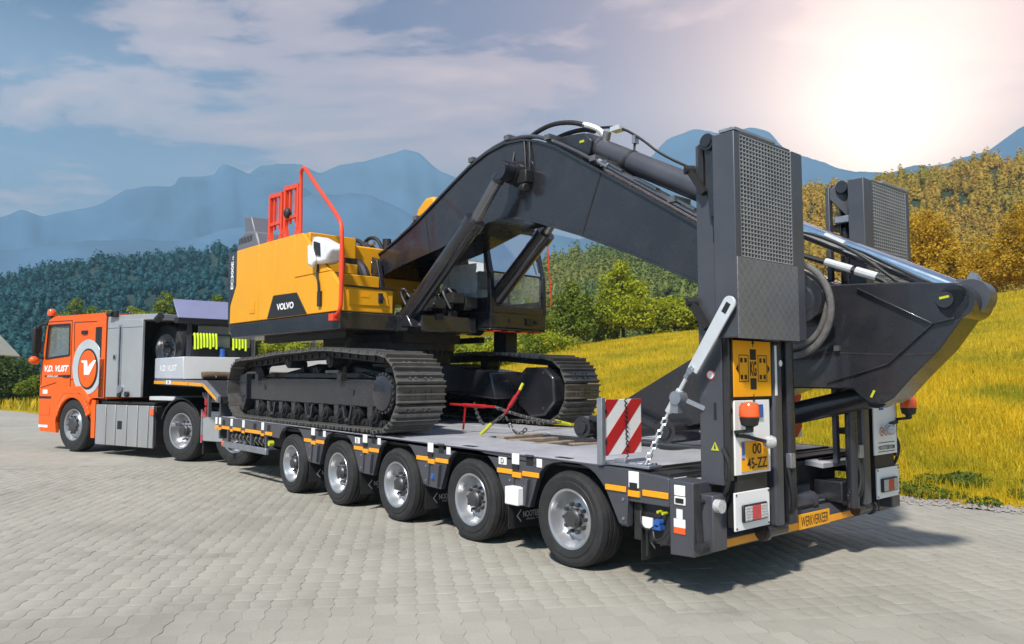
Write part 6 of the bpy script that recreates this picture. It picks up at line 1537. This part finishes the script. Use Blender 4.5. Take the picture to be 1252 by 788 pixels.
T('steering_wheel', MB().lathe([(.20, -.015), (.215, 0), (.20, .015), (.185, 0)], (-3.88, .55, 1.86), (-.55, 0, .83), 22, closed=True).cyl((-3.88, .55, 1.86), (-3.98, .55, 1.7), .03, n=8), 'text_black', cab)
T('driver_seat', MB().box(-3.45, -3.0, .35, .85, 1.35, 1.50).prism([(-3.12, 1.45), (-3.0, 1.45), (-2.88, 2.15), (-3.02, 2.15)], 'y', .36, .84), 'seat_cloth', cab, bevel=.04)
# seams, door, arch trim
se = MB()
for a, b in (((-4.30, 2.50), (-3.38, 2.50)), ((-3.38, 2.50), (-3.36, 1.02)), ((-4.33, 2.42), (-4.41, 1.25)), ((-4.40, 1.20), (-3.86, 1.30)), ((-3.30, 2.46), (-2.55, 2.45)), ((-3.30, 2.46), (-3.26, 1.90)), ((-3.36, 1.36), (-2.3, 1.36))):
    se.bar((a[0], -.002, a[1]), (b[0], -.002, b[1]), .008, .012)
T('panel_seam', se, 'dark_steel', cab)
at = [(-3.24 + .635 * math.cos(R(a)), .50 + .635 * math.sin(R(a))) for a in range(20, 172, 8)]
T('arch_trim', MB().strip(at, .12, 'y', -.035, .02), 'orange_paint', cab, bevel=.01)
T('arch_trim', MB().prism([(-3.80, .90), (-3.62, 1.20), (-2.98, 1.24), (-2.62, 1.0), (-2.66, .9), (-2.98, 1.10), (-3.50, 1.08), (-3.72, .88)], 'y', -.04, .01), 'orange_paint', cab, bevel=.012)
T('door_handle', MB().box(-3.62, -3.40, -.02, .0, 1.40, 1.45), 'text_black', cab, bevel=.006); T('handle_strip', MB().box(-4.28, -3.36, -.003, .0, 1.41, 1.445), 'dark_steel', cab)
T('grab_clip', MB().box(-3.02, -2.84, -.03, .0, 2.22, 2.29), 'text_black', cab, bevel=.01)
T('side_vent', MB().box(-4.44, -4.02, -.003, .0, .985, 1.03), 'text_black', cab); T('front_lamp', MB().box(-4.43, -4.10, -.006, .0, .42, .47), 'white_paint', cab); T('step_plate', MB().box(-4.42, -4.05, -.008, .0, .66, .86), 'orange_paint', cab, bevel=.01); T('small_label', MB().box(-4.33, -4.16, -.003, .0, 1.08, 1.16), 'white_paint', cab)
text('lettering', 'V.D. VLIST', .125, (-3.87, -.001, 1.575), (1, 0, 0), (0, 0, 1), 'text_white', cab, bold=.04, shear=.3, width=.86, letters=True)
text('lettering', 'vdvlist.com', .045, (-4.0, -.0035, 1.43), (1, 0, 0), (0, 0, 1), 'text_white', cab, bold=.01, width=.40)
mat('badge_silver', (0.60, 0.64, 0.66), 0.3, 0.4, 0.12, 2)
# round badge on a silver backing
bk = [(-2.80 + .50 * math.cos(R(a)), 1.595 + .52 * math.sin(R(a))) for a in range(0, 361, 10)]
bk = [(min(x, -2.41), z) for x, z in bk[:-1]]
bg_ = T('badge_backing', MB().prism(bk, 'y', -.010, .0), 'badge_silver', cab, bevel=.004)
T('badge_ring', MB().prism([(-2.77 + .325 * math.cos(R(a)), 1.56 + .385 * math.sin(R(a))) for a in range(0, 360, 8)], 'y', -.018, -.010), 'dark_steel', bg_)
T('badge_disc', MB().prism([(-2.77 + .29 * math.cos(R(a)), 1.56 + .35 * math.sin(R(a))) for a in range(0, 360, 8)], 'y', -.030, -.018), 'orange_paint', bg_, bevel=.006)
T('badge_letter', MB().prism([(-2.97, 1.72), (-2.78, 1.72), (-2.74, 1.57), (-2.70, 1.64), (-2.56, 1.72), (-2.48, 1.72), (-2.70, 1.45), (-2.86, 1.45), (-2.88, 1.68), (-2.95, 1.68)], 'y', -.033, -.030), 'text_white', bg_)
# mirrors, beacon, stack
T('door_mirror', MB().box(-4.47, -4.36, -.20, -.03, 1.88, 2.40), 'text_black', bevel=.04, seg=3); T('door_mirror', MB().sphere((-4.46, -.12, 1.74), .105, .8, 1, .8), 'orange_paint')
T('mirror_arm', MB().tube([(-4.25, 0, 2.47), (-4.36, -.05, 2.46), (-4.42, -.1, 2.38)], .03, 8, 1).tube([(-4.36, .0, 1.80), (-4.40, -.08, 1.80), (-4.43, -.1, 1.9)], .03, 8, 1), 'text_black')
T('door_mirror', MB().box(-4.62, -4.50, LW + .08, LW + .32, 1.88, 2.40), 'text_black', bevel=.04, seg=3)
T('beacon_lens', MB().lathe([(.07, 2.66), (.085, 2.70), (.08, 2.76), (.05, 2.80), (.001, 2.81)], (-4.35, .12, -.03), (0, 0, 1), 18), 'beacon_orange'); T('beacon_base', MB().cyl((-4.35, .12, 2.45), (-4.35, .12, 2.64), .025, n=8).cyl((-4.35, .12, 2.45), (-4.1, .2, 2.5), .02, n=8), 'text_black')
T('bumper_hook', MB().cyl((-4.62, .15, .42), (-4.40, .15, .42), .04, n=10), 'dark_steel'); T('roof_horn', MB().box(-4.0, -3.85, .3, .5, 2.61, 2.67), 'text_black', bevel=.01)
T('air_intake', MB().box(-2.60, -2.36, -.005, .05, 1.75, 2.36), 'text_black', bevel=.03); T('air_intake', MB().box(-2.44, -2.26, .0, .06, 1.02, 1.75), 'text_black', bevel=.01)
# equipment cabinet behind the cab
cbn = T('cabinet', MB().prism([(-2.20, 1.04), (-1.13, 1.05), (-1.13, 2.44), (-2.20, 2.46)], 'y', .0, .05).prism([(-2.20, 2.44), (-.72, 2.42), (-.72, 2.52), (-2.20, 2.545)], 'y', .005, LW - .005).box(-2.20, -1.62, .38, LW - .38, 1.04, 2.44).box(-2.2, -1.13, LW - .37, LW, 1.04, 2.44), 'cabinet_grey', bevel=.008)
T('cabinet_lining', MB().box(-1.625, -1.60, .372, LW - .372, 1.05, 2.43).box(-2.15, -1.14, .052, .056, 1.06, 2.42).box(-2.19, -2.0, .06, .37, 1.06, 2.42), 'black_void', cbn)
T('door_strip', MB().box(-1.84, -1.73, -.008, .0, 1.12, 2.36), 'galvanised', cbn, bevel=.004); T('door_strip', MB().box(-1.80, -1.77, -.012, -.008, 1.15, 2.32), 'dark_steel', cbn)
T('door_lock', MB().box(-1.99, -1.90, -.010, .0, 1.72, 1.82), 'galvanised', cbn, bevel=.004); T('door_lock', MB().box(-1.97, -1.92, -.014, -.010, 1.74, 1.80), 'text_black', cbn)
T('cabinet_seam', MB().box(-2.20, -1.13, -.003, .0, 2.30, 2.306), 'dark_steel', cbn)
T('work_lamp', MB().box(-2.0, -1.86, -.06, .0, 2.50, 2.62).cyl((-1.96, -.06, 2.56), (-2.10, -.06, 2.56), .05, n=12), 'text_black', cbn, bevel=.01)
T('work_lamp', MB().cyl((-.70, -.02, 2.40), (-.58, -.02, 2.48), .06, n=12), 'text_black', cbn)
T('pressure_gauge', MB().cyl((-1.72, -.03, 1.20), (-1.72, .0, 1.20), .07, n=18), 'galvanised', cbn); T('coupling', MB().cyl((-1.50, -.05, 1.10), (-1.50, .0, 1.10), .05, n=12).cyl((-1.74, -.04, 1.08), (-1.74, .0, 1.08), .045, n=12), 'dark_steel', cbn)
sp = wheel(TK, .47, .285, .28, .13, .09, 10, .145, 'deep', name='spare_wheel'); sp.location = (-1.07, .40, 1.90)
T('spare_bracket', MB().box(-1.2, -.95, .55, .75, 1.4, 2.4).box(-1.62, -.95, .68, .75, 1.8, 2.0), 'black_void')
# tank and skirt panels
T('fuel_tank', MB().box(-2.46, -.72, .03, .6, .20, .90), 'dark_steel', bevel=.02)
xs_ = [-2.47, -2.13, -1.83, -1.49, -1.17, -.86, -.72]
for a, b in zip(xs_[:-1], xs_[1:]): T('skirt_panel', MB().box(a + .012, b - .012, -.012, .028, .175, .905), 'aluminium', bevel=.01)
T('skirt_hole', MB().box(-1.77, -1.63, -.0135, -.012, .47, .62), 'black_void'); T('side_marker', MB().box(-.80, -.70, -.03, -.012, .74, .86), 'beacon_orange', bevel=.006)
T('tank_top', MB().box(-2.4, -.8, .05, .6, .905, .96), 'black_void', bevel=.02)
# rear mudguards and light bracket
for x in (0.0, 1.36):
    for y0, y1 in ((.0, .36), (LW - .36, LW)):
        at = [(x + .56 * math.cos(R(a)), .50 + .56 * math.sin(R(a))) for a in (range(16, 172, 12) if x == 0 else range(30, 150, 12))]
        T('mudguard', MB().strip(at, .03, 'y', y0, y1), 'text_black', bevel=.006)
T('mud_flap', MB().box(.57, .60, .02, .40, .14, .45), 'text_black'); T('light_bracket', MB().box(.60, 1.10, -.01, .03, .36, .85), 'cabinet_grey', bevel=.01); T('bracket_edge', MB().box(.565, .60, -.02, .02, .33, .88), 'galvanised', bevel=.004)
T('tail_light', MB().box(.575, .61, -.025, -.01, .36, .46).box(.60, .70, -.025, -.01, .76, .84), 'lens_red')
T('fifth_wheel', MB().box(.2, 1.2, .75, LW - .75, .95, 1.06), 'dark_steel', bevel=.02)
T('catwalk', MB().box(-.95, -.25, .05, .7, 1.0, 1.07), 'strut_white', bevel=.01)
